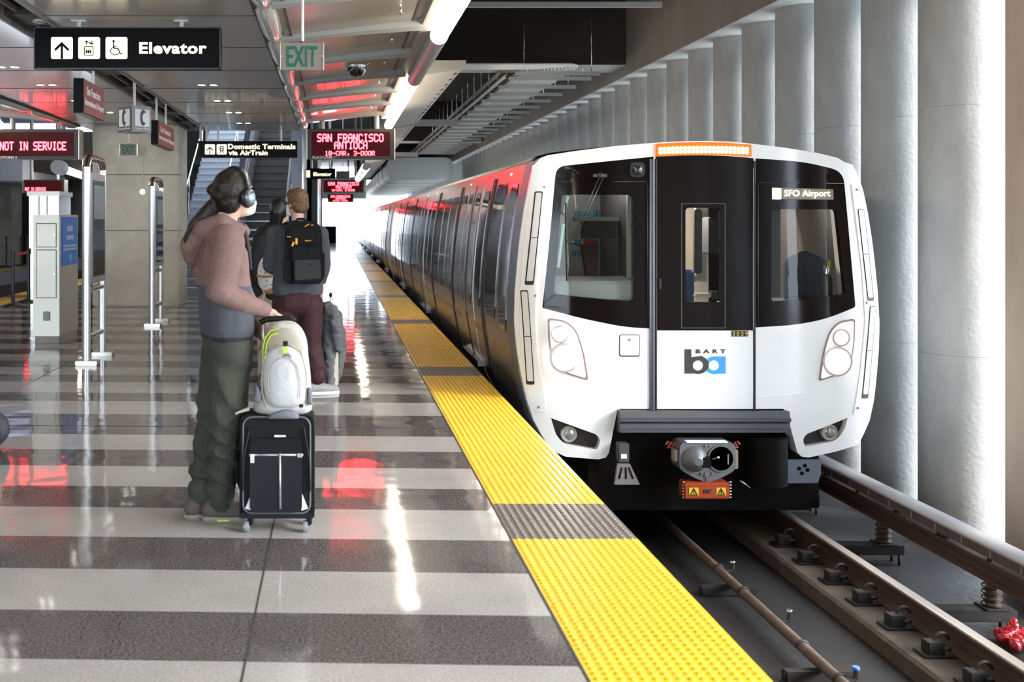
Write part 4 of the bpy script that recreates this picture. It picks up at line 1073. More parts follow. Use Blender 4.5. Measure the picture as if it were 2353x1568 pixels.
MB().box(x_(1592,10.2), x_(1627,10.2), 10.1, 10.2, z_(683,10.2), z_(673,10.2)).build('inner_handle', 'cab_beige', lead, bev=.01)
MB().box(x_(1627,10.2), x_(1645,10.2), 10.1, 10.2, z_(686,10.2), z_(668,10.2)).build('handle_bracket', 'cab_dark', lead)
MB().box(x_(1578,11), x_(1590,11), 11.3, 11.35, z_(585,11), z_(560,11)).build('saloon_notice', mat('notice_lime', (.5,.6,.15), .5), lead)
li = bpy.data.lights.new('cab_lamp', 'POINT'); lo = bpy.data.objects.new('cab_lamp', li); COL.objects.link(lo); li.energy = 90; li.color = (1, .9, .8); li.shadow_soft_size = .12; lo.location = (XT, 10.9, 1.8)
li = bpy.data.lights.new('cab_lamp', 'POINT'); lo = bpy.data.objects.new('cab_lamp', li); COL.objects.link(lo); li.energy = 6; li.color = (1, .95, .9); li.shadow_soft_size = .1; lo.location = (XT-.8, 9.9, 1.85)
# destination display behind the dark glass
dd = shell('destination_display', ds, [], .006, .01, mat('display_tan', (.10,.09,.07), .4, emit=(1,.9,.7), es=.06), lead)
shell('display_block', rounded([(1774,432),(1794,433),(1794,458),(1774,458)], 2), [], .009, .008, mat('display_lime', (1,1,.7), .4, emit=(.95,1,.62), es=2.0), dd)
X0, Z0 = onfront(1801, 456); X1, Z1 = onfront(1904, 437)
lettering('display_lettering', 'SFO Airport', (X0, gfront(X0, Z0)-.011, Z0), X1-X0, Z1-Z0, mat('display_lit', (1,1,1), .4, emit=(1,.94,.82), es=3.0), dd, bold=.006, thick=.003)
# jacket and flask behind the second windscreen
mb = MB(); J = lambda x, y: Vector((x_(x,9.5), 9.5, z_(y,9.5)))
mb.limb([J(1818,606), J(1848,592), J(1878,604)], [.06,.065,.06])
for q in (1816, 1836, 1858, 1878): mb.limb([J(q,606), J(q,650), J(q+1,694)], [.06,.062,.06])
mb.limb([J(1868,596), J(1893,612), J(1897,640), J(1886,662)], [.05,.05,.045,.035])
o = fuse(mb, 'jacket', mat('jacket_blue', (.018,.03,.045), .8), None, .012, 4)
tag(o, 'dark blue jacket hanging in the cab behind the windscreen beside the columns', 'jacket')
MB().obox(J(1893,608)+Vector((.02,-.05,0)), (.012,0,.003), (0,.01,0), (0,0,.035)).build('shoulder_patch', 'warn_yellow', o, label='yellow patch')
t = thing('flask', 'dark drinks flask with silver neck standing on the cab ledge', 'flask', J(1872,690))
c = J(1873,690); c.y = 9.28
MB().lathe([(.045, 0), (.048, .02), (.048, .2), (.03, .25)], c, 18).build('flask_body', 'black_plastic', t)
MB().lathe([(.03, .25), (.032, .3), (.02, .32)], c, 18).build('flask_neck', 'chrome', t)
MB().box(XT+.46, XT+1.34, 9.14, 9.7, z_(690,9.4)-.05, z_(690,9.4)).build('cab_ledge', mat('ledge_pale', (.42,.44,.44), .5), lead, bev=.008)
# ================================================================ signs, lamps, furniture
def sgn_box(name, label, cat, x0, x1, y0, y1, Y, depth, m, group=None, bev=.006):
    """hanging sign box given by its photo rectangle at distance Y"""
    a, b = pp(x0, y1, Y), pp(x1, y0, Y)
    t = thing(name, label, cat, ((a.x+b.x)/2, Y, a.z), group)
    bd = MB().box(a.x, b.x, Y, Y+depth, a.z, b.z).build('sign_box', m, t, bev=bev)
    return t, bd, a, b
def px_box(mb, x0, x1, y0, y1, Y, d0, d1):
    a, b = pp(x0, y1, Y), pp(x1, y0, Y); return mb.box(a.x, b.x, Y+d0, Y+d1, a.z, b.z)
def px_poly(P, Y): return [(pp(x, y, Y).x, pp(x, y, Y).z) for x, y in P]
def px_text(name, txt, x0, x1, y0, y1, Y, m, par, **k):
    a, b = pp(x0, y1, Y), pp(x1, y0, Y)
    return lettering(name, txt, (a.x, Y, a.z), b.x-a.x, b.z-a.z, m, par, **k)
def rods(t, xs, Y, dy, z0, z1, r=.016, m='white_pole', plate=True):
    for x in xs:
        p = pp(x, 500, Y)
        q = MB().cyl((p.x, Y+dy, z0), (p.x, Y+dy, z1), r, 12).build('hanger_rod', m, t)
        if plate: MB().box(p.x-.06, p.x+.06, Y+dy-.045, Y+dy+.045, z1-.012, z1).build('ceiling_plate', 'white_paint', q)
def pictogram(t, x0, y0, s, Y, kind):
    """lit square with a dark symbol; s = side in photo pixels"""
    P = lambda u, v: (x0+u*s, y0+v*s)
    sq = MB().prism(rounded(px_poly([P(0,0), P(1,0), P(1,1), P(0,1)], Y), .018), 1, Y-.006, Y+.002).build('pictogram', 'sign_lit', t)
    k = s*Y/F
    def ln(pts, r, flatm='black_sign'):
        mb = MB(); r = r*1.5
        for a, b in zip(pts, pts[1:]):
            pa, pb = pp(*P(*a), Y), pp(*P(*b), Y); d = (pb-pa).normalized(); n = Vector((-d.z, 0, d.x))
            mb.prism([(q.x, q.z) for q in (pa+n*r*k, pb+n*r*k, pb-n*r*k, pa-n*r*k)], 1, Y-.0095, Y-.006)
        return mb.build('symbol', flatm, sq)
    if kind == 'arrow':
        mb = MB()
        pts = [(.15,.56),(.5,.22),(.85,.56),(.78,.64),(.55,.42),(.55,1),(.45,1),(.45,.42),(.22,.64)]
        mb.prism(px_poly([P(*p) for p in pts], Y), 1, Y-.0095, Y-.006); mb.build('symbol', 'black_sign', sq)
    elif kind == 'lift':
        ln([(.30,.45),(.68,.45),(.68,.83),(.30,.83),(.30,.45)], .012)
        for u in (.385,.47,.56): ln([(u,.60),(u,.74)], .022)
        ln([(.38,.36),(.38,.17),(.33,.24)], .012); ln([(.38,.17),(.46,.26)], .016); ln([(.5,.22),(.62,.34)], .018); ln([(.63,.15),(.63,.33),(.70,.26)], .012)
    elif kind == 'wheelchair':
        mb = MB(); p = pp(*P(.37,.19), Y); mb.cyl((p.x, Y-.0095, p.z), (p.x, Y-.006, p.z), .055*k, 14); mb.build('symbol', 'black_sign', sq)
        ln([(.37,.24),(.37,.52),(.57,.52),(.68,.77),(.77,.75)], .016); ln([(.37,.42),(.52,.42)], .012)
        ln([(.47+.0+.21*math.cos(a)-.03, .64+.18*math.sin(a)) for a in [PI*(.15+1.35*i/14) for i in range(15)]], .012)
    elif kind == 'train':
        ln([(.35,.22),(.66,.22),(.66,.66),(.35,.66),(.35,.22)], .035); ln([(.35,.44),(.66,.44)], .03); ln([(.40,.70),(.32,.84)], .03); ln([(.61,.70),(.70,.84)], .03); ln([(.42,.56),(.46,.56)], .03); ln([(.55,.56),(.59,.56)], .03)
    elif kind == 'phone':
        ln([(.54,.20),(.46,.30),(.43,.5),(.46,.70),(.54,.80)], .045); ln([(.50,.20),(.60,.17),(.58,.32)], .06); ln([(.50,.80),(.60,.83),(.58,.68)], .06)
    return sq
# --- big elevator sign
Y = 8.87
t, bd, a, b = sgn_box('hanging_sign', 'large black hanging sign with white arrow, lift and wheelchair squares, reading Elevator', 'sign', 78, 507, 62, 159, Y, .12, 'black_sign')
mb = MB()
for r in ((78,507,62,65),(78,507,156,159),(78,81,62,159),(504,507,62,159)): px_box(mb, *r, Y, -.008, 0)
mb.build('sign_frame', mat('frame_black', (.02,.02,.02), .35), t)
for x0, kd in ((117.5,'arrow'),(180,'lift'),(243,'wheelchair')): pictogram(t, x0, 85.5, 50, Y, kd)
px_text('sign_lettering', 'Elevator', 320, 475, 97, 124, Y, 'sign_lit', t, bold=.035, spacing=1.08)
rods(t, (178, 415), Y, .06, b.z, ZC, .020)
# --- domestic terminals sign
Y = 18.6
t, bd, a, b = sgn_box('hanging_sign', 'black hanging sign with two small squares pointing to terminals by airport train', 'sign', 455, 683, 324, 362, Y, .2, 'black_sign')
pictogram(t, 471, 332, 23, Y, 'arrow'); pictogram(t, 498, 332, 23, Y, 'train')
px_text('sign_lettering', 'Domestic Terminals', 524, 679, 331, 343, Y, 'sign_lit', t, bold=.035, spacing=1.05)
px_text('sign_lettering', 'via AirTrain', 525, 615, 345.5, 357, Y, 'sign_lit', t, bold=.035, spacing=1.05)
rods(t, (459, 473, 500, 645), Y, .1, b.z, ZC, .02, plate=False)
# --- small elevator sign farther off
Y = 26.8
t, bd, a, b = sgn_box('hanging_sign', 'small distant black sign with one lit square, reading Elevator', 'sign', 700, 771, 387, 411, Y, .15, 'black_sign')
px_box(MB(), 698, 712.5, 392, 408, Y, -.03, -.005).build('pictogram', 'sign_lit', t)
px_text('sign_lettering', 'Elevator', 720, 762, 396, 405, Y, 'sign_lit', t, bold=.035)
rods(t, (716, 758), Y, .07, b.z, 4.2, .03, plate=False)
# --- exit signs
def exit_sign(x0, x1, y0, y1, Y, label, zt, rx, grp=None):
    t, bd, a, b = sgn_box('exit_sign', label, 'exit sign', x0, x1, y0, y1, Y, .05, 'exit_face', grp, bev=.003)
    w_, h_ = x1-x0, y1-y0
    px_text('exit_lettering', 'EXIT', x0+.15*w_, x0+.84*w_, y0+.13*h_, y0+.88*h_, Y, 'exit_green', t, bold=.012, thick=.006)
    px_box(MB(), x1-.03*w_, x1, y0, y1, Y, -.006, .056).build('sign_edge', 'steel', t)
    px_box(MB(), x0, x0+.012*w_, y0, y1, Y, -.004, .056).build('sign_edge', 'steel', t)
    for u in (.03, .95): 
        p = pp(x0+u*w_, (y0+y1)/2, Y); MB().cyl((p.x, Y-.010, p.z), (p.x, Y, p.z), .006, 8).build('sign_screw', 'steel', t)
    p = pp(rx, 500, Y); MB().cyl((p.x, Y+.025, b.z), (p.x, Y+.025, zt), .011, 12).build('hanger_rod', 'white_pole', t)
    MB().cyl((p.x, Y+.025, b.z), (p.x, Y+.025, b.z+.012), .016, 12).build('rod_foot', 'black_plastic', t)
exit_sign(644, 745, 98, 161, 7.94, 'brown exit sign with green letters hanging by a white rod near the light tube', ZC+.045, 695)
exit_sign(275, 316, 331, 357, 18.2, 'small exit sign hanging in front of the square concrete column', ZC, 296)
exit_sign(772, 804, 393, 412, 26.9, 'tiny distant exit sign beside the far small black sign', 4.2, 788)
# --- red matrix displays over the platform
def led_sign(Y, x0, x1, y0, y1, label, lines, cap, zt, group=None, capx=None, rodx=None):
    t, bd, a, b = sgn_box('display_sign', label, 'display sign', x0, x1, y0, y1, Y, .28, mat('display_case', (.022,.014,.013), .4), group, bev=.01)
    w_, h_ = x1-x0, y1-y0
    fa, fb = pp(x0+.05*w_, y1-.10*h_, Y), pp(x1-.05*w_, y0+.10*h_, Y)
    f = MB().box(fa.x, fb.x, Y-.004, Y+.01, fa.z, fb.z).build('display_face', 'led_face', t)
    for txt, u0, u1, v0, v1 in lines:
        p, q = pp(x0+u0*w_, y0+v1*h_, Y), pp(x0+u1*w_, y0+v0*h_, Y)
        led_text('display_lettering', txt, p.x, p.z, q.x-p.x, q.z-p.z, Y-.004, 'led_red', f)
    if cap: px_text('sign_caption', cap[0], x0+cap[1]*w_, x0+cap[2]*w_, y0+cap[3]*h_, y0+cap[4]*h_, Y, 'sign_white', t, bold=.01)
    for u in (.04, .99):
        MB().box(a.x-.012 if u < .5 else b.x, a.x if u < .5 else b.x+.015, Y-.004, Y+.3, a.z, b.z).build('sign_end', 'steel_brushed', t)
    rods(t, rodx or (x0+.17*w_, x0+.80*w_), Y, .14, b.z, zt, .045, 'rib_paint', plate=False)
    return t
L3 = [('SAN FRANCISCO', .115, .875, .17, .43), ('ANTIOCH', .31, .69, .43, .67), ('10-CAR, 3-DOOR', .205, .775, .73, .88)]
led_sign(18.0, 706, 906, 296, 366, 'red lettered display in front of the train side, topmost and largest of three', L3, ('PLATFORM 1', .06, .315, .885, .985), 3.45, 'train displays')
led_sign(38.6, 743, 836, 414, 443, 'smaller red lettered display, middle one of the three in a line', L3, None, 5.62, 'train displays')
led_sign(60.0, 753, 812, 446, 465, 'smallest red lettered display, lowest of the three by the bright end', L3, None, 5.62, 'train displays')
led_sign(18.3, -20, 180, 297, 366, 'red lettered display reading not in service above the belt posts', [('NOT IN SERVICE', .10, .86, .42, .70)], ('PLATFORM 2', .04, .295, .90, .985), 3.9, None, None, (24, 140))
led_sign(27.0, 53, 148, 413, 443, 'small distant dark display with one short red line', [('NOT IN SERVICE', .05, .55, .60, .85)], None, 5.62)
# --- maroon blade signs on the middle slot
def blade(Y0, Y1, label):
    x = -2.475; zt, zb = 2.94, 2.60
    t = thing('blade_sign', label, 'sign', (x, Y0, zb), 'maroon signs on the ceiling slot')
    bd = MB().box(x-.10, x, Y0, Y1, zb, zt).build('sign_box', 'black_sign', t, bev=.004)
    MB().box(x, x+.006, Y0+.005, Y1-.005, zb+.005, zt-.005).build('sign_face', 'maroon', t)
    w_ = Y1-Y0
    lettering('sign_lettering', 'San Francisco', (x+.007, Y0+.12*w_, zb+.19), .66*w_, .085, 'sign_white', t, right=(0,1,0), bold=.012)
    lettering('sign_lettering', 'International Airport', (x+.007, Y0+.03*w_, zb+.065), .94*w_, .085, 'sign_white', t, right=(0,1,0), bold=.012)
    for q in (.12, .70): MB().cyl((x-.05, Y0+q*w_, zt), (x-.05, Y0+q*w_, ZC+.2), .016, 12).build('hanger_rod', 'white_pole', t)
blade(10.28, 11.17, 'maroon sign with black end naming the airport below the large black sign')
blade(14.6, 16.0, 'maroon sign with black end hanging before the concrete column, behind the phone cube')
# --- phone cube sign
t = thing('phone_sign', 'small grey cube sign with white handset squares hanging from the ceiling slot', 'sign', (-2.5, 12.9, 2.63))
zt, zb = 2.945, 2.625
pa, pb, pc = pp(270, 300, 12.95), pp(303, 300, 12.75), pp(348, 300, 12.95)
pd = pa+pc-pb
mb = MB(); mb.prism([(q.x, q.y) for q in (pa, pb, pc, pd)], 2, zb, zt); mb.build('sign_box', 'sign_grey', t, bev=.004)
for p, q in ((pa, pb), (pb, pc)):
    r = (q-p); r.z = 0; L = r.length; r.normalize(); n = r.cross(Vector((0,0,1)))
    def at(u, v, d=.004): return Vector((p.x, p.y, zb))+r*(u*L)+Vector((0,0,v*(zt-zb)))+n*d
    def plate(u0, u1, v0, v1, d, m, nm, par):
        mb = MB(); c = at((u0+u1)/2, (v0+v1)/2, d); mb.obox(c, r*((u1-u0)*L/2), n*.003, Vector((0,0,(v1-v0)*(zt-zb)/2))); return mb.build(nm, m, par, bev=.002)
    if p is pa: plate(.02, .98, .02, .98, .002, mat('sign_navy', (.03,.035,.045), .4), 'sign_face', t)
    wq = plate(.14, .88, .22, .87, .006, 'sign_white', 'phone_square', t)
    pts = [at(u, v, .012) for u, v in ((.58,.80),(.48,.72),(.45,.55),(.48,.38),(.58,.30))]
    MB().tube(pts, [.026,.016,.014,.016,.026], 8).build('handset', mat('handset_dark', (.09,.09,.10), .5), wq)
    lettering('sign_caption', 'Courtesy Phone', tuple(at(.10, .07, .005)), .8*L, .035, 'sign_white', t, right=r, bold=.01)
c = (pa+pc)/2; MB().cyl((c.x, c.y, zt), (c.x, c.y, ZC+.2), .018, 12).build('hanger_rod', 'white_pole', t)
# --- downlights in pairs
dl0 = None
rowlab = ['on the train side', 'on the empty side']
for r, xc in enumerate((-1.607, 2*CX+1.607-0.0)):
    for i, y in enumerate((10.0, 11.6, 13.15, 14.87, 16.5, 18.3)):
        if r == 0 and i < 2: continue
        lb = 'pair of small ceiling lights %s, %s from the large black sign' % (rowlab[r], ORD[i-(2 if r == 0 else 0)])
        if dl0 is None:
            dl0 = thing('downlight', lb, 'ceiling light', (xc, y, ZC), 'paired downlights'); 
            for s in (-.075, .075):
                q = MB().lathe([(.06, 0), (.06, -.004), (.05, -.006)], (xc+s, y, ZC), 18).build('trim_ring', 'white_paint', dl0)
                MB().lathe([(.046, -.003), (.046, -.0065), (.02, -.0075)], (xc+s, y, ZC), 18).build('lamp', 'downlight', q)
        else: copy_tree(dl0, None, lb, (xc, y, ZC))
# small sensors on the flat ceiling
for x, Y, lb in ((90, 8.9, 'small flat ceiling sensor beside the large black sign'), (340, 13.3, 'small ceiling sensor behind the phone cube')):
    p = pp(x, 500, Y); tag(MB().lathe([(.06, 0), (.055, -.018), (.02, -.028)], (p.x, Y, ZC), 16).build('ceiling_sensor', 'ceiling_metal'), lb, 'sensor')
# --- fluorescent tube line over the platform edge
def tube_line(TX, TZ, label, runs, s):
    t = thing('light_tube', label, 'tube light', (TX, 10, TZ))
    for y0, y1, lit in runs:
        if not lit: MB().cyl((TX, y0, TZ), (TX, y1, TZ), .088, 24).build('tube_housing', 'tube_grey', t, label='unlit grey stretch of the tube')
        else:
            q = MB().cyl((TX, y0+.01, TZ), (TX, y1-.01, TZ), .080, 24).build('tube_lens', 'tube_lit', t, label='lit stretch of the tube')
            mb = MB(); y = y0+.6
            while y < y1: mb.lathe([(.083, -.006), (.083, .006)], (TX, y, TZ), 24, axis=1); y += .78
            mb.build('tube_clip', 'tube_grey', q, weld=False)
    MB().box(TX-.035, TX+.035, -11, 19.4, TZ+.085, TZ+.13).build('tube_channel', 'rib_paint', t)
    for y in (-6, 0, 3, 6, 9.7, 12.9, 16, 19): MB().box(TX-.015, TX+.015, y, y+.05, TZ+.1, ZC+.72).build('tube_hanger', 'rib_paint', t)
tube_line(.985, 3.30, 'long round light tube with lit and unlit stretches above the platform edge', ((-11, -3, True), (-3, 0, False), (0, 9.95, True), (9.95, 13.05, False), (13.05, 19.4, True)), 1)
tube_line(2*CX-.985, 3.30, 'long light tube above the empty track, passing over the red not in service display', ((-11, -3, True), (-3, 0, False), (0, 6.5, True), (6.5, 9.5, False), (9.5, 19.4, True)), -1)
t2 = thing('light_tube', 'short farther light tube seen behind the largest red display', 'tube light', (1.1, 30, 3.3))
a, b = pp(842, 382, 27), pp(822, 412, 38)
MB().cyl(a, b, .10, 16).build('tube_housing', 'tube_grey', t2)
for k in range(4):
    p, q = a.lerp(b, .05+.25*k), a.lerp(b, .18+.25*k); MB().cyl(p, q, .108, 16).build('tube_lens', 'tube_lit', t2)
MB().cyl(a.lerp(b,.5)+Vector((0,0,.05)), (a.lerp(b,.5).x, a.lerp(b,.5).y, 5.62), .02, 8).build('tube_hanger', 'rib_paint', t2)
t3 = thing('light_tube', 'light tube over the empty track behind the tall map frame', 'tube light', (-7, 27, 3))
a, b = pp(133, 384, 24), pp(190, 404, 30)
MB().cyl(a.lerp(b,.06), (a.lerp(b,.06).x, a.lerp(b,.06).y, 5.62), .02, 8).build('tube_hanger', 'rib_paint', t3); MB().cyl(a, a.lerp(b, .12), .17, 18).build('tube_housing', 'tube_grey', t3); MB().cyl(a.lerp(b, .12), b, .09, 16).build('tube_lens', 'tube_lit', t3)
# --- dome camera and sprinklers under the sloping bays
c = Vector((.235, 11.9, 0)); zc = ZC+.155*(c.x+.476)/1.276
t = thing('dome_camera', 'dome security camera under the sloping ceiling beside the green exit sign', 'security camera', (c.x, c.y, zc))
MB().lathe([(.15, .01), (.15, -.005), (.118, -.03), (.112, -.055)], (c.x, c.y, zc), 26).build('camera_base', mat('cam_grey', (.55,.56,.56), .2, metal=.6), t)
MB().lathe([(.108, -.05), (.104, -.09), (.08, -.13), (.045, -.155), (.01, -.162)], (c.x, c.y, zc), 24).build('camera_dome', mat('dome_dark', (.01,.012,.012), .06, coat=1), t)
sp0 = None
for i, y in enumerate((9.0, 10.4, 11.9, 13.6, 15.0, 16.6)):
    lb = 'small sprinkler head under the sloping ceiling, %s counted from the upper photo edge' % ORD[i]
    x = .56; z = ZC+.155*(x+.476)/1.276
    if sp0 is None:
        sp0 = thing('sprinkler', lb, 'sprinkler', (x, y, z), 'sprinklers')
        MB().cyl((x, y, z), (x, y, z-.05), .011, 8).build('sprinkler_body', 'steel', sp0)
        MB().cyl((x, y, z-.052), (x, y, z-.05+.003), .026, 12).build('sprinkler_disc', 'steel', sp0)
    else: copy_tree(sp0, None, lb, (x, y, z))
# --- conduits over the track
t = thing('cable_conduit', 'bank of parallel white conduits running above the train roof', 'conduits', (3.7, 25, 4.1))
nC = 16
for k in range(nC):
    x = 3.27+.81*k/(nC-1); y = 18.0+.62*(k/(nC-1))
    yb = 17.55+.52*(1-k/(nC-1))
    r = .14
    pts = [(-.2-.0, yb, 4.16), (x-r, yb, 4.16)]
    for q in range(1, 6):
        a = PI/2*q/5; pts.append((x-r+r*math.sin(a), yb+r-r*math.cos(a), 4.16-.005*q))
    pts += [(x, 30, 4.13), (x, 40, 4.13)]
    MB().tube(pts, .019, 8).build('conduit', 'white_paint', t)
br0 = None
ys = [12.3, 18.05]+[18.7+1.17*i for i in range(19)]
for i, y in enumerate(ys):
    x0, x1 = (1.2, 3.83) if i == 0 else (3.1, 4.56)
    lb = 'grey support channel under the white conduits, %s counted from the upper photo edge' % ORD[i]
    q = MB().box(x0, x1, y-.03, y+.03, 4.045, 4.105).build('support_channel', 'rib_paint'); q['group'] = 'conduit supports'
    MB().cyl((x1-.15, y, 4.1), (x1-.15, y, 5.6), .008, 6).build('hanger_rod', 'steel', q)
    MB().cyl((x0+.15, y, 4.1), (x0+.15, y, 5.6), .008, 6).build('hanger_rod', 'steel', q)
    tag(q, lb, 'support channel', 'conduit supports')
t = thing('cable_tray', 'ladder cable tray and pipe running beside the white conduits', 'cable tray', (3.0, 25, 4.2))
mb = MB()
for x in (3.04, 3.20): mb.box(x, x+.025, 18.8, 41, 4.10, 4.17)
mb.build('tray_side', 'steel_brushed', t)
mb = MB(); y = 18.9
while y < 41: mb.box(3.04, 3.22, y, y+.04, 4.11, 4.13); y += .35
mb.build('tray_grating', 'iron', t, weld=False)
MB().cyl((2.96, 18.8, 4.2), (2.96, 41, 4.2), .035, 10).build('tray_pipe', 'cover_grey', t)
# big rounded duct far over the train
pr = rounded(px_poly([(888,362),(1042,362),(1042,414),(888,414)], 44), .46, 8)
o = MB().prism(pr, 1, 44, 73.9, sm=True).build('ventilation_duct', mat('duct_paint', (.75,.78,.77), .5), sharp=50)
tag(o, 'huge pale rounded ventilation duct over the far train cars', 'duct')
mb = MB()
cxd = sum(p[0] for p in pr)/len(pr); czd = sum(p[1] for p in pr)/len(pr)
for y in (48, 52.5, 57, 61.5, 66, 70):
    mb.prism([(cxd+(p[0]-cxd)*1.01, czd+(p[1]-czd)*1.02) for p in pr], 1, y, y+.25)
for y in (45, 60, 72): MB().cyl((cxd, y, czd+.4), (cxd, y, 5.62), .03, 8).build('duct_hanger', 'steel', o)
mb.build('duct_band', mat('duct_tan', (.42,.38,.28), .5), o)
# --- tall map frames on tube posts
def pylon(Y0, Y1, zt, label):
    x = -2.665; r = .047
    t = thing('map_frame', label, 'map stand', (x, (Y0+Y1)/2, 0), 'map stands along the middle of the platform')
    for i, y in enumerate((Y0, Y1)):
        p = MB().tube([(x, y, .04), (x, y, zt-.10)], r, 20).build('post', 'aluminium_tube', t)
        MB().box(x-.10, x+.13, y-.09, y+.09, 0, .045).build('foot_plate', 'steel_brushed', p, bev=.006)
    pts = [(x, Y0, zt-.10), (x, Y0+.02, zt-.045), (x, Y0+.07, zt-.01), (x, (Y0+Y1)/2, zt), (x, Y1-.07, zt-.01), (x, Y1-.02, zt-.045), (x, Y1, zt-.10)]
    MB().tube(pts, r, 16).build('top_rail', mat('rail_bronze', (.55,.50,.47), .22, metal=1), t)
    for z in (.79, .28): MB().tube([(x, Y0, z), (x, Y1, z+.0)], .032, 14).build('cross_rail', 'rail_bronze', t)
    c = MB().box(x-.045, x+.045, Y0+.05, Y1-.04, .86, zt-.16).build('map_case', mat('case_grey', (.55,.56,.60), .3, metal=.5), t, bev=.004)
    MB().box(x+.045, x+.052, Y0+.11, Y1-.09, .93, zt-.24).build('map_glass', mat('map_dark', (.04,.055,.06), .05, spec=.8, coat=.5), c)
    zs = zt-.24
    MB().box(x+.052, x+.054, Y0+.14, Y1-.12, zs-.42, zs-.05).build('map_sheet', mat('map_pale', (.30,.38,.40), .2), c)
    MB().box(x+.052, x+.054, Y0+.14, Y1-.12, 1.22, zs-.55).build('map_sheet', mat('map_mid', (.12,.16,.19), .2), c)
    return t
pylon(11.2, 11.95, 2.215, 'tall glazed map frame on silver tube posts next to the steel cabinet')
pylon(15.2, 15.95, 2.14, 'second silver map frame standing before the square concrete column')
# --- stainless cabinet with blue notice
x0, x1, y0, y1 = -3.785, -3.455, 13.1, 14.05
t = thing('steel_cabinet', 'stainless steel cabinet with two doors and a blue notice on its side', 'cabinet', ((x0+x1)/2, 13.6, 0))
MB().box(x0+.02, x1-.01, y0+.02, y1-.02, 0, .09).build('plinth', 'concrete', t)
body = MB().box(x0, x1, y0, y1, .09, 1.615).build('body', mat('cabinet_steel', (.56,.54,.47), .42, metal=.5, var=.05, vscale=3, streak=(1,1,.15)), t, bev=.006)
for za, zb in ((1.21, 1.50), (.575, 1.17)):
    d_ = MB().box(x0+.045, x1-.04, y0-.006, y0+.002, za, zb).build('cabinet_door', 'cabinet_steel', t, bev=.003)
    MB().box(x0+.04, x1-.035, y0-.003, y0+.001, za-.006, zb+.006).build('door_gap', 'slot_dark', d_)
    MB().cyl((x1-.065, y0-.014, (za+zb)/2), (x1-.065, y0-.006, (za+zb)/2), .010, 10).build('door_lock', 'bolt_steel', d_)
MB().box(x0+.13, x0+.215, y0-.022, y0, .285, .40).build('wall_socket', 'sign_grey', t, bev=.008)
nb = MB().box(x1, x1+.012, y0+.10, y1-.08, .965, 1.585).build('notice', mat('notice_blue', (.05,.20,.58), .35), t)
for z, h_, a, b in ((1.40,.09,.32,.7),(1.29,.075,.25,.75),(1.20,.035,.08,.95),(1.155,.035,.08,.95)):
    mb = MB(); n = max(3, int((b-a)*14))
    for k in range(n):
        u0 = a+(b-a)*k/n; u1 = u0+(b-a)/n*.65
        mb.box(x1+.012, x1+.0135, y0+.10+u0*.77, y0+.10+u1*.77, z, z+h_*.8)
    mb.build('notice_lettering', mat('notice_pale', (.55,.62,.80), .5), nb)
mb = MB(); yc = y0+.50; mb.box(x1+.012, x1+.0135, yc-.015, yc+.015, .99, 1.12); mb.box(x1+.012, x1+.0135, yc-.05, yc+.05, 1.055, 1.09); mb.build('notice_arrow', 'notice_pale', nb)
# stainless case farther back
a, b = pp(66, 660, 21), pp(134, 440, 21)
t = thing('steel_cabinet', 'shiny steel upright case behind the cabinet with the blue notice', 'cabinet', (a.x, 21, 0))
MB().box(a.x, b.x, 21, 22, 0, b.z).build('body', 'steel', t, bev=.02)
for u in (.35, .62):
    xx = a.x+(b.x-a.x)*u; MB().box(xx-.01, xx+.01, 20.99, 21, .2, b.z-.08).build('panel_gap', 'slot_dark', t)
MB().box(a.x-.03, b.x+.03, 20.97, 22.03, b.z-.09, b.z).build('case_cap', 'steel_brushed', t)
# --- belt posts
def stanchion(x, yb, yt, Y, label, src=None):
    p = pp(x, yb, Y); p.z = 0 if Y < 25 else .01
    if src: return copy_tree(src, None, label, p)
    t = thing('belt_post', label, 'belt post', p, 'belt barrier posts')
    MB().lathe([(.175, 0), (.175, .012), (.12, .03), (.035, .045)], p, 24).build('base', 'black_plastic', t)
    MB().cyl((p.x, p.y, .04), (p.x, p.y, .96), .032, 16).build('pole', 'black_plastic', t)
    MB().lathe([(.032, .90), (.045, .91), (.045, 1.0), (.03, 1.015)], p, 16).build('head', 'black_plastic', t)
    return t
def at_floor(x, y, z=0): Y = F*(H-z)/(y-VY); return Y
Y1, Y2 = at_floor(30, 704), at_floor(66, 694)
s1 = stanchion(30, 704, 575, Y1, 'black belt post holding a red belt by the empty track, next to the frame edge')
s2 = stanchion(66, 694, 571, Y2, 'black belt post with red belt partly behind the steel cabinet', s1)
p1, p2 = pp(30, 704, Y1), pp(66, 694, Y2)
mb = MB(); rows = []
for k in range(7):
    q = p1.lerp(p2, k/6); zz = .955-.03*math.sin(PI*k/6); rows.append([(q.x, q.y, zz-.025), (q.x, q.y, zz+.025)])
mb.grid(rows); mb.grid([[(x+.002, y, z) for x, y, z in r] for r in rows])
mb.build('belt', mat('belt_red', (.45,.02,.03), .6), s1)
for x, y, lb in ((15, 615, 'distant belt post on the opposite platform by the frame edge'), (49, 612, 'distant belt post on the opposite platform behind the red belt'), (61, 608, 'distant belt post on the opposite platform nearly hidden by the cabinet'), (181, 592, 'distant belt post between steel cabinet and tall map frame')):
    stanchion(x, y, 0, at_floor(x, y), lb, s1)
for o in [c for c in bpy.data.objects if c.name.startswith('belt') and not c.name.startswith('belt_post')][1:]: bpy.data.objects.remove(o)
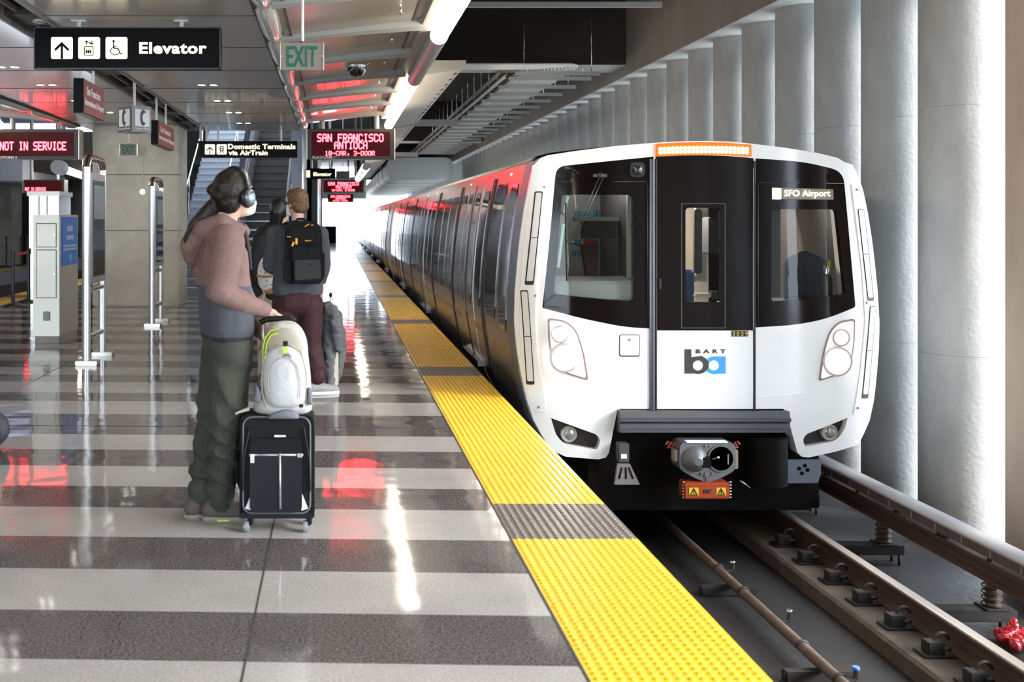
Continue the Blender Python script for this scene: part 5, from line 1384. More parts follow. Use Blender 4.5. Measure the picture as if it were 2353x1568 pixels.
# yellow notices
for x0, x1, y0, y1, Y, lb in ((720, 737, 425, 438, 40, 'small yellow notice hanging far away beside the middle red display'), (-6, 10, 402, 414, 29.9, 'small yellow notice on the opposite platform at the frame edge')):
    a, b = pp(x0, y1, Y), pp(x1, y0, Y); q = MB().box(a.x, b.x, Y, Y+.05, a.z, b.z).build('notice_board', 'warn_yellow'); tag(q, lb, 'notice')
    MB().cyl(((a.x+b.x)/2, Y+.025, b.z), ((a.x+b.x)/2, Y+.025, 5.6), .02, 6).build('hanger_rod', 'steel', q)
a, b = pp(718, 465, 45), pp(739, 455, 45)
q = MB().box(a.x, b.x, 45, 45.2, a.z, b.z).build('display_sign', 'black_sign'); tag(q, 'distant unlit black display under the far yellow notice', 'display sign')
MB().cyl(((a.x+b.x)/2, 45.1, b.z), ((a.x+b.x)/2, 45.1, 5.6), .02, 6).build('hanger_rod', 'steel', q)
# ================================================================ people and luggage
mat('skin', (.70, .44, .32), .5, var=.06, vscale=12); mat('skin_pink', (.72, .42, .33), .5)
mat('hair_dark', (.018, .011, .008), .42, var=.6, vscale=26, bump=.3, bscale=70, streak=(1,1,.2), spec=.35)
mat('hair_ginger', (.17, .085, .035), .5, var=.45, vscale=26, bump=.7, bscale=70)
mat('hair_black', (.008, .007, .007), .4)
mat('hoodie_mauve', (.215, .128, .113), .9, var=.10, vscale=60, bump=.15, bscale=220)
mat('hoodie_grey', (.075, .083, .102), .9, var=.12, vscale=60, bump=.15, bscale=220)
mat('hem_dark', (.02, .025, .03), .8); mat('zip_dark', (.03, .022, .022), .6)
mat('pants_olive', (.048, .053, .041), .8, var=.15, vscale=9)
mat('shoe_brown', (.10, .086, .075), .7); mat('shoe_sole', (.28, .25, .21), .6); mat('lime', (.55, .75, .06), .5)
mat('mask_white', (.85, .88, .90), .6)
mat('head_black', (.012, .012, .013), .35); mat('cup_silver', (.20, .23, .27), .3, metal=.8)
mat('sweater_grey', (.058, .066, .080), .9, var=.1, vscale=50); mat('pants_maroon', (.032, .006, .009), .8, var=.1, vscale=9)
mat('sneaker', (.26, .26, .28), .6); mat('sole_white', (.8, .8, .8), .5)
mat('pack_black', (.006, .006, .007), .7, spec=.2, var=.3, vscale=20); mat('zip_orange', (.80, .37, .03), .5)
mat('coat_black', (.007, .007, .008), .7); mat('pants_beige', (.42, .35, .27), .8)
mat('case_black', (.005, .0055, .007), .6, bump=.2, bscale=200, spec=.2); mat('case_trim', (.45,.47,.48), .35, metal=.6); mat('pvc_black', (.008,.009,.012), .4, spec=.2)
mat('rucksack_grey', (.43, .425, .41), .65, var=.10, vscale=7, bump=.2, bscale=30); mat('rucksack_pale', (.52, .53, .54), .6, bump=.2, bscale=25); mat('rucksack_slate', (.14, .155, .19), .7); mat('rucksack_tan', (.36,.32,.265), .7)
mat('coat_grey', (.10, .108, .12), .8, var=.15, vscale=8); mat('case_beige', (.62, .56, .47), .6)
mat('eye_white', (.85,.85,.85), .3); mat('eye_dark', (.02,.015,.01), .2); mat('lip', (.45,.20,.17), .5)

def rag(o, amp, scale, axis=None):
    """cloth folds"""
    for v in o.data.vertices:
        p = v.co*scale
        n = noise.noise(Vector((p.x, p.y, p.z*.8)))+.5*noise.noise(Vector((p.x*2.1+5, p.y*2.1, p.z*2.6)))
        v.co += v.normal*n*amp
    return o
def wrinkle(o, amp, freq, z0, z1, ph=0.0):
    """horizontal bunching of trouser legs between two heights"""
    for v in o.data.vertices:
        z = v.co.z
        if z0 < z < z1:
            q = min(1, (z-z0)/.12)*min(1, (z1-z)/.15)
            v.co += Vector((v.normal.x, v.normal.y, 0))*amp*q*math.sin(freq*z+ph+5*noise.noise(v.co*5)+2.2*math.atan2(v.normal.y, v.normal.x))
    return o
def hand(mb, wrist, d, n, side, curl=.6, L=.17):
    """palm, four bent fingers and a thumb; d = pointing direction, n = back of the hand, side = thumb direction"""
    d, n, side = Vector(d).normalized(), Vector(n).normalized(), Vector(side).normalized()
    w0 = Vector(wrist)
    R = Matrix((side, d, n)).transposed()
    mb.ell(w0+d*.045, (.038, .055, .017), 16, 10, 0, R)
    mb.limb([w0-d*.03, w0+d*.02], [.026, .026])
    for k, (off, ln) in enumerate(((.030, .085), (.010, .095), (-.011, .088), (-.030, .07))):
        p = w0+d*(.088-.004*abs(k-1))+side*off
        pts = [p]; dd = d.copy(); 
        for j, f in enumerate((.45, .32, .25)):
            a = curl*(.75 if j == 0 else 1.0)
            dd = (dd*math.cos(a)-n*math.sin(a)*1).normalized() if j else (d*math.cos(a*.7)-n*math.sin(a*.7)).normalized()
            nn = n; p = p+dd*ln*f; pts.append(p)
        mb.limb(pts, [.0098, .0092, .0085, .0072], 0, 10)
    p = w0+d*.025+side*.032
    mb.limb([p, p+(side*.55+d*.6-n*.35).normalized()*.035, p+(side*.3+d*.85-n*.6).normalized()*.068], [.0125, .0105, .0085], 0, 10)
def frame(yaw):
    f = Vector((math.cos(yaw), math.sin(yaw), 0)); r = Vector((math.sin(yaw), -math.cos(yaw), 0)); return f, r, Vector((0,0,1))
def head(mb, c, f, r, u, s=1.0):
    R = Matrix((r, f, u)).transposed()
    mb.ell(c+f*-.012*s+u*.02*s, (.076*s, .098*s, .095*s), 20, 14, 0, R)          # skull
    mb.ell(c+f*.035*s-u*.045*s, (.058*s, .062*s, .075*s), 18, 12, 0, R)           # face and jaw
    mb.ell(c+f*.075*s-u*.092*s, (.026*s, .024*s, .020*s), 12, 8, 0, R)            # chin
    mb.limb([c+f*.09*s+u*.012*s, c+f*.112*s-u*.025*s], [.010*s, .014*s])          # nose
    for q in (-1, 1):
        mb.ell(c+r*q*.077*s-f*.01*s-u*.01*s, (.012*s, .02*s, .032*s), 10, 8, 0, R)  # ears
        mb.ell(c+f*.08*s+r*q*.03*s+u*.028*s, (.024*s, .012*s, .008*s), 10, 6, 0, R) # brows
def face(c, f, r, u, par, s=1.0):
    for q in (-1, 1):
        e = c+f*.086*s+r*q*.03*s+u*.008*s
        o = MB().ell(e, (.012*s, .012*s, .009*s), 12, 8).build('eye', 'eye_white', par)
        MB().ell(e+f*.008*s, .006*s, 8, 6).build('iris', 'eye_dark', o)
    R = Matrix((r, f, u)).transposed()
    MB().ell(c+f*.092*s-u*.065*s, (.024*s, .008*s, .008*s), 12, 6, 0, R).build('mouth', 'lip', par)
def shoe(ankle, yaw, par, L, up_m, sole_m, extra=None, zs=0.0):
    f, r, u = frame(yaw); a = Vector(ankle); a.z = 0
    mb = MB()
    mb.limb([a-f*.05+u*.055, a+f*.05+u*.055, a+f*(L-.11)+u*.038], [.047, .049, .038]); mb.limb([a-f*.03+u*.06, a-f*.02+u*.115], [.047, .045])
    o = fuse(mb, 'shoe', up_m, par, .009, 3)
    for v in o.data.vertices: v.co.z = max(v.co.z, .012)
    def ring(z, g): return [tuple(a+f*x+r*y+u*z) for x, y in [(-.095-g, 0), (-.075-g, .035+g), (0, .044+g), (.08, .048+g), (L-.11, .042+g), (L-.075+g, .018), (L-.07+g, 0), (L-.075+g, -.018), (L-.11, -.042-g), (.08, -.048-g), (0, -.044-g), (-.075-g, -.035-g)]]
    so = MB().grid([ring(.0, -.003), ring(.012, .003), ring(.026, 0)], closed=True)
    so.add(ring(0, -.003), [tuple(range(12))]); so.add(ring(.026, 0), [tuple(range(12))])
    s = so.build('sole', sole_m, o)
    if extra:
        MB().obox(a+f*.02+r*.047+u*.010, f*.03, r*.003, u*.004).build('sole_stripe', extra, s)
    return o

# ---------------------------------------------------------------- person with headphones
Y1 = 5.36
P = lambda x, y, dY=0.0: pp(x, y, Y1+dY)
yaw = math.radians(22); f, r, u = frame(yaw)
per = thing('person', 'person in mauve and grey hoodie and olive trousers with headphones, hand on suitcase handle', 'person', (-.56, 5.36, 0))
yh = math.radians(48); hf, hr, hu = frame(yh)
hu = (hu+hf*-.10).normalized(); hf = hr.cross(hu)*-1 if False else (hf+hu*.10).normalized()
hc = P(537, 446)
# joints
chest, waist, pelvis = P(505, 590), P(518, 690), P(523, 778)
shN, shF = P(522, 553, -.17), P(500, 553, .17)
elN, elF = P(505, 672, -.20), P(560, 690, .20)
wrN = P(612, 716, -.02); wrF = P(600, 760, .10)
hipN, hipF = P(534, 800, -.085), P(508, 800, .085)
knN, knF = P(520, 1000, -.05), P(488, 990, .085)
anN, anF = P(505, 1152, .03), P(462, 1140, .085)
mb = MB()
head(mb, hc, hf, hr, hu, 1.04)
mb.limb([P(512, 535), P(524, 492), hc-hu*.05], [.062, .055, .055])
for q in (-.075, 0, .075): mb.limb([chest+r*q+u*.02, waist+r*q*.9, pelvis+r*q], [.095, .095, .10])
mb.limb([shF, shN], [.06, .06])
mb.limb([shN, elN, wrN], [.052, .040, .026]); mb.limb([shF, elF, wrF], [.052, .040, .026])
mb.limb([hipN, knN, anN], [.085, .055, .038]); mb.limb([hipF, knF, anF], [.085, .055, .038])
hd = (P(652, 733, .0)-wrN).normalized()
hand(mb, wrN+hd*.018, hd, Vector((.25, -.25, 1)), (r*-.8+u*-.1), .85)
hand(mb, wrF+Vector((.01,0,-.02)), (.3,.1,-1), (1,.2,.2), (0,-1,0), .4)
body = fuse(mb, 'body', 'skin', per, .0055, 3)
face(hc, hf, hr, hu, body, 1.04)
# hoodie
mb = MB()
for q in (-.085, 0, .085):
    mb.limb([P(503, 560)+r*q*.9, chest+r*q, P(512, 650)+r*q, waist+r*q, P(522, 757)+r*q], [.095, .118, .118, .120, .118])
mb.limb([shF-u*.0, P(510, 540), shN], [.075, .085, .075])
# hood: a soft collar round the neck and a bag down the back
hood = [P(564, 532, .0), P(549, 527, -.09), P(510, 512, -.12), P(470, 528, -.08), P(455, 540, .0), P(470, 530, .10), P(522, 517, .11), P(558, 526, .07)]
mb.limb(hood+[hood[0]], [.030, .036, .045, .052, .055, .052, .042, .034, .030])
mb.limb([P(462, 540, -.05), P(438, 565, -.03), P(440, 590, 0)], [.055, .058, .045]); mb.limb([P(462, 540, .05), P(440, 562, .04), P(446, 592, .0)], [.055, .055, .04])
hoo = fuse(mb, 'hoodie', ['hoodie_mauve', 'hoodie_grey', 'hem_dark'], per, .010, 5)
rag(hoo, .008, 7)
zc = P(500, 655).z; zh = P(520, 767).z
bm = bmesh.new(); bm.from_mesh(hoo.data)
for q in (zc, zh): bmesh.ops.bisect_plane(bm, geom=bm.verts[:]+bm.edges[:]+bm.faces[:], plane_co=(0,0,q), plane_no=(0,.0,1), dist=1e-6)
bm.to_mesh(hoo.data); bm.free()
for p in hoo.data.polygons:
    if p.center.z < zc: p.material_index = 1
    if p.center.z < zh: p.material_index = 2
mb = MB(); mb.limb([shN+Vector((0,.02,.0)), P(514, 615, -.20), elN+Vector((0,-.02,.01)), P(556, 697, -.14), wrN-hd*.012], [.088, .080, .071, .059, .043])
sl = fuse(mb, 'sleeve', 'hoodie_mauve', hoo, .009, 4); rag(sl, .008, 9); wrinkle(sl, .006, 70, P(0,690).z, P(0,625).z, 1.0)
c0, c1 = wrN-hd*.055, wrN-hd*.008
MB().tube([c0, c0.lerp(c1,.15), c0.lerp(c1,.9), c1], [.046, .047, .043, .039], 18).build('cuff', mat('cuff_mauve', (.22,.13,.115), .9), sl)
mb = MB(); mb.limb([shF, elF, wrF], [.082, .066, .045]); rag(fuse(mb, 'sleeve', 'hoodie_mauve', hoo, .010, 4), .006, 9)
MB().tube([P(548, 690, -.125), P(566, 706, -.118), P(563, 735, -.115)], .005, 6).build('pocket_seam', 'hem_dark', hoo)
# dark zip, cuff, pocket seam
MB().tube([P(556, 515, -.07), P(566, 545, -.08), P(573, 585, -.06), P(577, 620, -.04)], [.014, .012, .010, .006], 8).build('zip_placket', 'zip_dark', hoo)
MB().tube([P(470, 548, -.15), P(452, 590, -.10), P(440, 622, -.06)], .004, 6).build('hood_seam', mat('mauve_dark', (.10,.06,.052), .9), hoo)
# trousers
def trousers(par, hips, knees, ankles, m, rr, nm='trousers', bunch=.012, **k):
    mb = MB()
    mb.limb([pelvis_c+r_*-.07, pelvis_c+r_*.07], [rr[0]*1.12, rr[0]*1.12]); mb.limb([pelvis_c+u*.03+r_*-.07, pelvis_c+u*.03+r_*.07], [rr[0]*1.08]*2)
    for h, kk, a in zip(hips, knees, ankles):
        mb.limb([h, h.lerp(kk, .5), kk, kk.lerp(a, .5), a], [rr[0], rr[1], rr[2], rr[3], rr[4]])
    o = fuse(mb, nm, m, par, .010, 4)
    return o
pelvis_c, r_ = P(522, 785), r
tr = trousers(per, (hipN, hipF), (knN, knF), (P(507, 1150, .025), P(464, 1138, .085)), 'pants_olive', (.105, .098, .085, .080, .070))
rag(tr, .012, 6); wrinkle(tr, .015, 52, .08, .55, .5); wrinkle(tr, .006, 30, .45, .9, 1.5)
# shoes
shoe(P(505, 1180, .03), math.radians(2), per, .29, 'shoe_brown', 'shoe_sole', 'lime'); shoe(P(463, 1165, .085), math.radians(28), per, .28, 'shoe_brown', 'shoe_sole', 'lime')
# hair
R = Matrix((hr, hf, hu)).transposed()
mb = MB()
mb.ell(hc-hf*.012+hu*.030, (.091, .109, .104), 24, 16, 0, R)
mb.ell(hc-hf*.042-hu*.03, (.072, .062, .075), 18, 12, 0, R)
bun = P(493, 437, -.04)
mb.limb([hc-hf*.09+hu*.0, bun], [.035, .026])
mb.ell(bun+Vector((-.006, 0, .002)), (.036, .034, .034), 14, 10)
tail = [bun, P(500, 462, -.02), P(478, 482, -.03), P(462, 498, -.05), P(442, 520, -.06), P(428, 548, -.07), P(424, 570, -.07)]
mb.limb(tail, [.026, .032, .033, .030, .024, .016, .007])
mb.limb([P(508, 468, .0), P(490, 484, -.02), P(472, 500, -.03)], [.030, .030, .024])
hair = fuse(mb, 'hair', 'hair_dark', per, .007, 3)
# keep the face and nape clear
rag(hair, .0035, 28)
for k in range(4):
    a = tail[2+k % 3]; q = Vector((random.uniform(-.03, .03), -.035, random.uniform(-.02, .03)))
    MB().tube([a+q, a+q+Vector((-.025, -.006, -.03)), a+q+Vector((-.05, -.008, -.075))], [.006, .005, .0015], 6).build('hair_strand', 'hair_dark', hair)
# headphones
hp_c = hc+hu*.005-hf*.0
ph = thing('headphones', 'black and silver over-ear headphones on the head of the person in the mauve hoodie', 'headphones', hp_c)
arc = []
for k in range(17):
    a = PI*k/16; arc.append(hc+hu*.02+hr*(math.cos(a)*.105)+hu*(math.sin(a)*.118)+hf*.012)
MB().tube(arc, .013, 10, flat=.55, up=hr).build('headband', 'head_black', ph)
outer = [p+(p-hc-hu*.02).normalized()*.007 for p in arc]
MB().tube(outer[1:6], .012, 8, flat=.4, up=hr).build('band_plate', 'cup_silver', ph)
for s in (1, -1):
    c = hc+hr*s*.098-hu*.022+hf*.006
    Rc = Matrix((hr*s, hf, hu)).transposed()
    q = MB().ell(c-hr*s*.008, (.030, .042, .052), 18, 12, 0, Rc).build('ear_cushion', 'head_black', ph)
    MB().ell(c+hr*s*.014, (.022, .036, .046), 18, 12, 0, Rc).build('ear_cup', 'cup_silver', q)
    MB().obox(c+hr*s*.036+hu*.01, hr*.001, hf*.006, hu*.0015).obox(c+hr*s*.035-hu*.012, hr*.001, hf*.009, hu*.002).build('cup_mark', 'head_black', q)
# mask
mb = MB(); 
for k in range(5): mb.ell(hc+hf*(.070+.006*(2-abs(k-2)))-hu*(.015+.02*k), (.062, .052, .026), 16, 10, 0, R)
mk = fuse(mb, 'face_mask', 'mask_white', per, .008, 3)
for s in (1, -1): MB().tube([hc+hf*.06+hr*s*.062-hu*.03, hc+hr*s*.085-hu*.03, hc-hf*.015+hr*s*.09-hu*.0], .0025, 6).build('mask_loop', 'mask_white', mk)

# ---------------------------------------------------------------- black suitcase with spinner wheels
YS = 5.13
S = lambda x, y, dY=0.0: pp(x, y, YS+dY)
t = thing('suitcase', 'black upright soft suitcase on spinner wheels with a grey rucksack on top', 'suitcase', (S(640, 1225).x, YS+.1, 0))
a, b = S(548, 1197), S(722, 957)
xL, xR, zB, zT, yF, yK = a.x, b.x, a.z, b.z, YS+.02, YS+.225
def rbox(name, x0, x1, y0, y1, z0, z1, rad, m, par, bev=.012, n=6):
    return MB().prism(rounded([(x0, z0), (x1, z0), (x1, z1), (x0, z1)], rad, n), 1, y0, y1, sm=True).build(name, m, par, bev=bev, seg=3)
bd = rbox('body', xL, xR, yF+.03, yK, zB, zT, [.02, .02, .05, .05], 'case_black', t)
rbox('front_panel', xL+.022, xR-.022, yF+.006, yF+.05, zB+.035, zT-.012, [.045, .045, .05, .05], 'case_black', t)
pk = rbox('front_pocket', xL+.055, xR-.06, yF-.016, yF+.03, zB+.04, zB+.315, [.03, .03, .012, .012], 'pvc_black', t)
rbox('upper_pocket', xL+.055, xR-.06, yF-.008, yF+.03, zB+.325, zB+.40, [.01, .01, .04, .04], 'case_black', t)
MB().tube([(xL+.05, yF-.012, zB+.32), (xR-.055, yF-.012, zB+.32)], .006, 8).build('zip', 'case_trim', pk)
MB().obox((xL+.068, yF-.018, zB+.305), (.010, 0, 0), (0, .004, 0), (0, 0, .022)).obox((xR-.07, yF-.018, zB+.32), (.012, 0, 0), (0, .004, 0), (0, 0, .010)).build('zip_pull', 'chrome', pk)
MB().tube([(S(643,1042).x, yF-.019, S(643,1042).z), (S(644,1170).x, yF-.019, S(644,1170).z+.0)], .0055, 8).build('centre_stripe', 'case_trim', pk)
nb = MB().box(S(630,1000).x, S(657,1000).x, yF-.014, yF-.008, S(0,1006).z, S(0,1001).z).build('name_badge', 'chrome', t, bev=.002)
# piping round the front
rim = rounded([(xL+.02, zB+.03), (xR-.02, zB+.03), (xR-.02, zT-.008), (xL+.02, zT-.008)], [.05,.05,.055,.055], 8)
MB().tube([(x, yF+.004, z) for x, z in rim]+[(rim[0][0], yF+.004, rim[0][1])], .005, 6).build('piping', mat('piping_dark', (.10,.11,.12), .4), t)
for s in (-1, 1):
    x0 = xL+.032 if s < 0 else xR-.032
    MB().prism([(x0, zB+.055), (x0-s*.032, zB+.045), (x0-s*.030, zB+.13)], 1, yF-.006, yF+.012).build('corner_patch', 'sign_white', t)
    rr = [(xL+.02 if s < 0 else xR-.045), (xL+.045 if s < 0 else xR-.02)]
    MB().tube([(x0+s*.012, yF+.0, zB+.14), (x0+s*.008, yF-.006, zB+.30), (x0-s*.02, yF-.004, zT-.06)], .005, 6).build('side_zip', 'pvc_black', t)
MB().box(xL+.0, xR-.0, yF+.01, yK, zB-.0, zB+.03).build('base_rail', 'pvc_black', t, bev=.006)
for xx in (xL+.04, xR-.04):
    for yy in (yF+.035, yK-.03):
        c = Vector((xx-.005, yy, .028))
        wl_ = MB().lathe([(.012, -.012), (.026, -.012), (.028, -.006), (.028, .006), (.026, .012), (.012, .012)], c, 18, axis=0).build('spinner_wheel', mat('wheel_grey', (.20,.23,.27), .4), t)
        MB().lathe([(.012, -.016), (.012, .016)], c, 12, axis=0).build('wheel_hub', 'case_trim', wl_)
        MB().tube([(xx+.012, yy, zB+.01), (xx+.016, yy-.0, .045), (xx-.005, yy, .028)], [.018, .014, .010], 10).build('caster_fork', 'pvc_black', wl_)
MB().tube([(xL-.004, YS+.17, zB+.12), (xL-.022, YS+.17, zB+.16), (xL-.022, YS+.17, zB+.30), (xL-.004, YS+.17, zB+.34)], .011, 8).build('side_handle', 'pvc_black', t)
hA, hB = S(604, 742, .19), S(672, 735, .19)
for p, nm in ((hA, 0), (hB, 1)): MB().tube([(p.x, yK-.03, zT-.02), (p.x, yK-.03, p.z)], .008, 10).build('handle_tube', 'aluminium_tube', t)
MB().tube([(hA.x-.012, yK-.03, hA.z+.0), (hA.x+.02, yK-.03, hA.z+.018), (hB.x-.02, yK-.03, hA.z+.022), (hB.x+.012, yK-.03, hA.z+.002)], .016, 12).build('pull_handle', 'pvc_black', t)
# ---------------------------------------------------------------- grey rucksack on the suitcase
t = thing('rucksack', 'pale grey rucksack with lime zips resting on top of the black suitcase', 'rucksack', (S(645, 965).x, YS+.1, zT))
B = lambda x, y, dY=0.0: pp(x, y, YS+dY)
mb = MB()
prof = [(962, 570, 716), (945, 576, 716), (900, 592, 714), (850, 598, 712), (800, 602, 706), (770, 607, 697), (752, 616, 684), (743, 632, 668)]
rows = []
for i, (y, xa, xb) in enumerate(prof):
    z = B(0, y).z; x0, x1 = B(xa, y).x, B(xb, y).x; cx, w2 = (x0+x1)/2, (x1-x0)/2
    dp = .10*(1-.35*(i/len(prof))**2)
    rows.append([(cx+w2*math.copysign(abs(math.cos(a))**.75, math.cos(a)), YS+.125+dp*math.copysign(abs(math.sin(a))**.75, math.sin(a)), z) for a in [2*PI*k/28 for k in range(28)]])
mb.grid(rows, closed=True); mb.add(rows[0], [tuple(range(28))]); mb.add(rows[-1], [tuple(range(28))])
o = mb.build('main_body', 'rucksack_grey', t, sharp=80)
sub = o.modifiers.new('s', 'SUBSURF'); sub.levels = 1; bake(o)
for p in o.data.polygons: p.use_smooth = True
rag(o, .006, 11)
def patch(name, pts, off, m, par, thick=.02, bulge=.03):
    """soft pocket: outline in photo pixels, domed towards the viewer"""
    poly = [(B(x, y, .02).x, B(x, y, .02).z) for x, y in pts]
    cx = sum(p[0] for p in poly)/len(poly); cz = sum(p[1] for p in poly)/len(poly); n = len(poly)
    rows = []
    for s, d in ((1.0, 0), (.96, .45), (.85, .75), (.6, .93), (.25, 1.0)):
        rows.append([(cx+(p[0]-cx)*s, YS+.045-off-bulge*d+.10*((p[0]-cx)*s/.16)**2*.5, cz+(p[1]-cz)*s) for p in poly])
    mb = MB(); back = [(p[0], YS+.09, p[1]) for p in poly]
    mb.grid([back]+rows, closed=True); mb.add(rows[-1], [tuple(range(n))])
    return mb.build(name, m, par, sharp=75)
def cord(pts, rr, m, nm, par, off=0):
    return MB().tube([(B(x, y).x, YS+.030-off+.05*((B(x, y).x-B(645, y).x)/.16)**2, B(x, y).z) for x, y in pts], rr, 8).build(nm, m, par)
patch('front_pocket', rounded([(612,940),(600,870),(606,820),(630,796),(664,792),(692,812),(704,860),(703,940)], 30), .012, 'rucksack_pale', t, bulge=.035)
cord([(612,940),(601,905),(600,870),(606,822),(630,797),(664,793),(691,812),(703,860),(703,935)], .004, 'rucksack_tan', 'pocket_seam', t, .012)
cord([(618,900),(616,870),(622,838),(640,822),(664,822),(682,840),(690,880),(688,915)], .0025, 'rucksack_tan', 'pocket_seam', t, .040)
patch('top_flap', rounded([(606,812),(610,778),(630,756),(668,756),(690,778),(698,815),(670,800),(632,802)], 14), .004, 'rucksack_tan', t, bulge=.02)
patch('bottom_patch', rounded([(612,962),(626,950),(655,941),(680,946),(690,962)], 8), .045, 'rucksack_slate', t, bulge=.012)
patch('side_mesh', rounded([(582,925),(588,884),(602,908),(596,930)], 5), .002, 'rucksack_slate', t, bulge=.012)
patch('side_mesh', rounded([(706,930),(708,892),(716,900),(717,935)], 5), .0, 'rucksack_slate', t, bulge=.01)
patch('badge_triangle', [(648,820),(660,807),(672,820),(660,816)], .045, 'rucksack_slate', t, bulge=.006)
cord([(604,860),(602,830),(603,800),(608,780),(620,763),(640,757)], .004, 'lime', 'zip_line', t)
cord([(612,850),(608,820),(612,790),(622,772),(640,768)], .0035, 'lime', 'zip_line', t, .008)
for xx in (634, 658): MB().tube([B(xx-8,750,.10), B(xx-4,743,.10), B(xx+4,742,.10), B(xx+8,749,.10)], .007, 8).build('top_loop', 'lime', t)
MB().obox(B(656, 800)+Vector((0, -.012, 0)), (.010, 0, 0), (0, .004, 0), (0, 0, .026)).build('buckle_strap', 'lime', t); MB().obox(B(656, 789)+Vector((0, -.016, 0)), (.012, 0, 0), (0, .006, 0), (0, 0, .012)).build('buckle', 'pvc_black', t)
MB().obox(B(692, 932)+Vector((0, -.012, 0)), (.010, 0, 0), (0, .004, 0), (0, 0, .008)).build('maker_patch', 'pvc_black', t)
MB().tube([B(572,940,.06), B(560,944,.05), B(548,948,.04), B(541,951,.04)], [.010,.008,.006,.007], 8).build('loose_strap', 'rucksack_tan', t)
o = MB().box(B(600,966).x, B(705,966).x, YS+.06, YS+.2, zT-.004, B(0,958).z).build('base_panel', 'rucksack_slate', t, bev=.01)

# ---------------------------------------------------------------- person with the black backpack
Y2 = 9.28
P2 = lambda x, y, dY=0.0: pp(x, y, Y2+dY)
per = thing('person', 'person with ginger hair seen from behind in grey sweater and maroon trousers', 'person', (-.35, Y2, 0))
yaw = math.radians(100); f, r, u = frame(yaw)
yh = math.radians(125); hf, hr, hu = frame(yh)
hc = P2(683, 468)
shL, shR = P2(632, 540), P2(734, 540)
elL, elR = P2(621, 612, -.02), P2(744, 605, .02)
wrL, wrR = P2(643, 622, .24), P2(741, 645, .06)
pel = P2(683, 690)
hips = (P2(655, 700), P2(712, 700)); knees = (P2(658, 790), P2(716, 790, .03)); ank = (P2(664, 885), P2(728, 878, .0))
mb = MB(); head(mb, hc, hf, hr, hu, 1.0)
mb.limb([P2(684, 530), P2(684, 500), hc-hu*.05], [.06, .056, .055])
for q in (-.09, 0, .09): mb.limb([P2(684, 555)+r*q, P2(684, 620)+r*q*.85, pel+r*q*.9], [.10, .095, .10])
mb.limb([shL, shR], [.06, .06]); mb.limb([shL, elL, wrL], [.05, .04, .027]); mb.limb([shR, elR, wrR], [.05, .04, .027])
for h, k, a in zip(hips, knees, ank): mb.limb([h, k, a], [.085, .055, .04])
hand(mb, wrR+Vector((0, .0, -.01)), (0, .1, -1), (1, 0, 0), (0, 1, 0), .45); hand(mb, wrL, (.4, .6, .1), (-.6, .3, .6), (0, 0, 1), .5)
body = fuse(mb, 'body', 'skin_pink', per, .0075, 3); face(hc, hf, hr, hu, body)
R = Matrix((hr, hf, hu)).transposed()
mb = MB(); mb.ell(hc-hf*.014+hu*.033, (.092, .108, .105), 22, 14, 0, R); mb.ell(hc-hf*.05-hu*.02, (.082, .065, .07), 18, 12, 0, R); mb.ell(hc+hf*.05+hu*.085, (.075, .06, .045), 16, 10, 0, R)
hair = fuse(mb, 'hair', 'hair_ginger', per, .009, 2); rag(hair, .010, 22)
mb = MB()
for k in range(4): mb.ell(hc+hf*.075-hu*(.02+.024*k), (.066, .05, .026), 14, 10, 0, R)
mk = fuse(mb, 'face_mask', 'mask_white', per, .010, 3)
MB().tube([hc+hf*.06-hr*.066-hu*.03, hc-hr*.088-hu*.02], .003, 6).build('mask_loop', 'mask_white', mk)
mb = MB()
for q in (-.115, -.05, .05, .115): mb.limb([P2(684, 545)+r*q, P2(684, 610)+r*q*.9, P2(684, 668)+r*q*.95], [.10, .118, .115])
mb.limb([P2(684, 515), P2(684, 530)], [.070, .085]); mb.limb([shL, P2(684, 528), shR], [.078, .085, .078])
sw = fuse(mb, 'sweater', 'sweater_grey', per, .012, 5); rag(sw, .008, 6)
for v in sw.data.vertices:
    if v.co.z < P2(0, 676).z: v.co.z = P2(0, 676).z+.3*(v.co.z-P2(0, 676).z)
for A in ((shL, elL, wrL), (shR, elR, wrR)):
    mb = MB(); mb.limb([A[0], A[0].lerp(A[1],.5), A[1], A[1].lerp(A[2],.6), A[2]], [.084, .078, .066, .056, .042]); q = fuse(mb, 'sleeve', 'sweater_grey', sw, .010, 4); rag(q, .007, 9)
pelvis_c, r_ = P2(683, 695), r
tr = trousers(per, hips, knees, [q+Vector((0,0,.05)) for q in ank], 'pants_maroon', (.118, .108, .092, .088, .084)); rag(tr, .010, 6); wrinkle(tr, .007, 45, .05, .45)
shoe(P2(722, 895, .0), math.radians(14), per, .30, 'sneaker', 'sole_white'); shoe(P2(662, 895, .05), math.radians(70), per, .30, 'sneaker', 'sole_white')
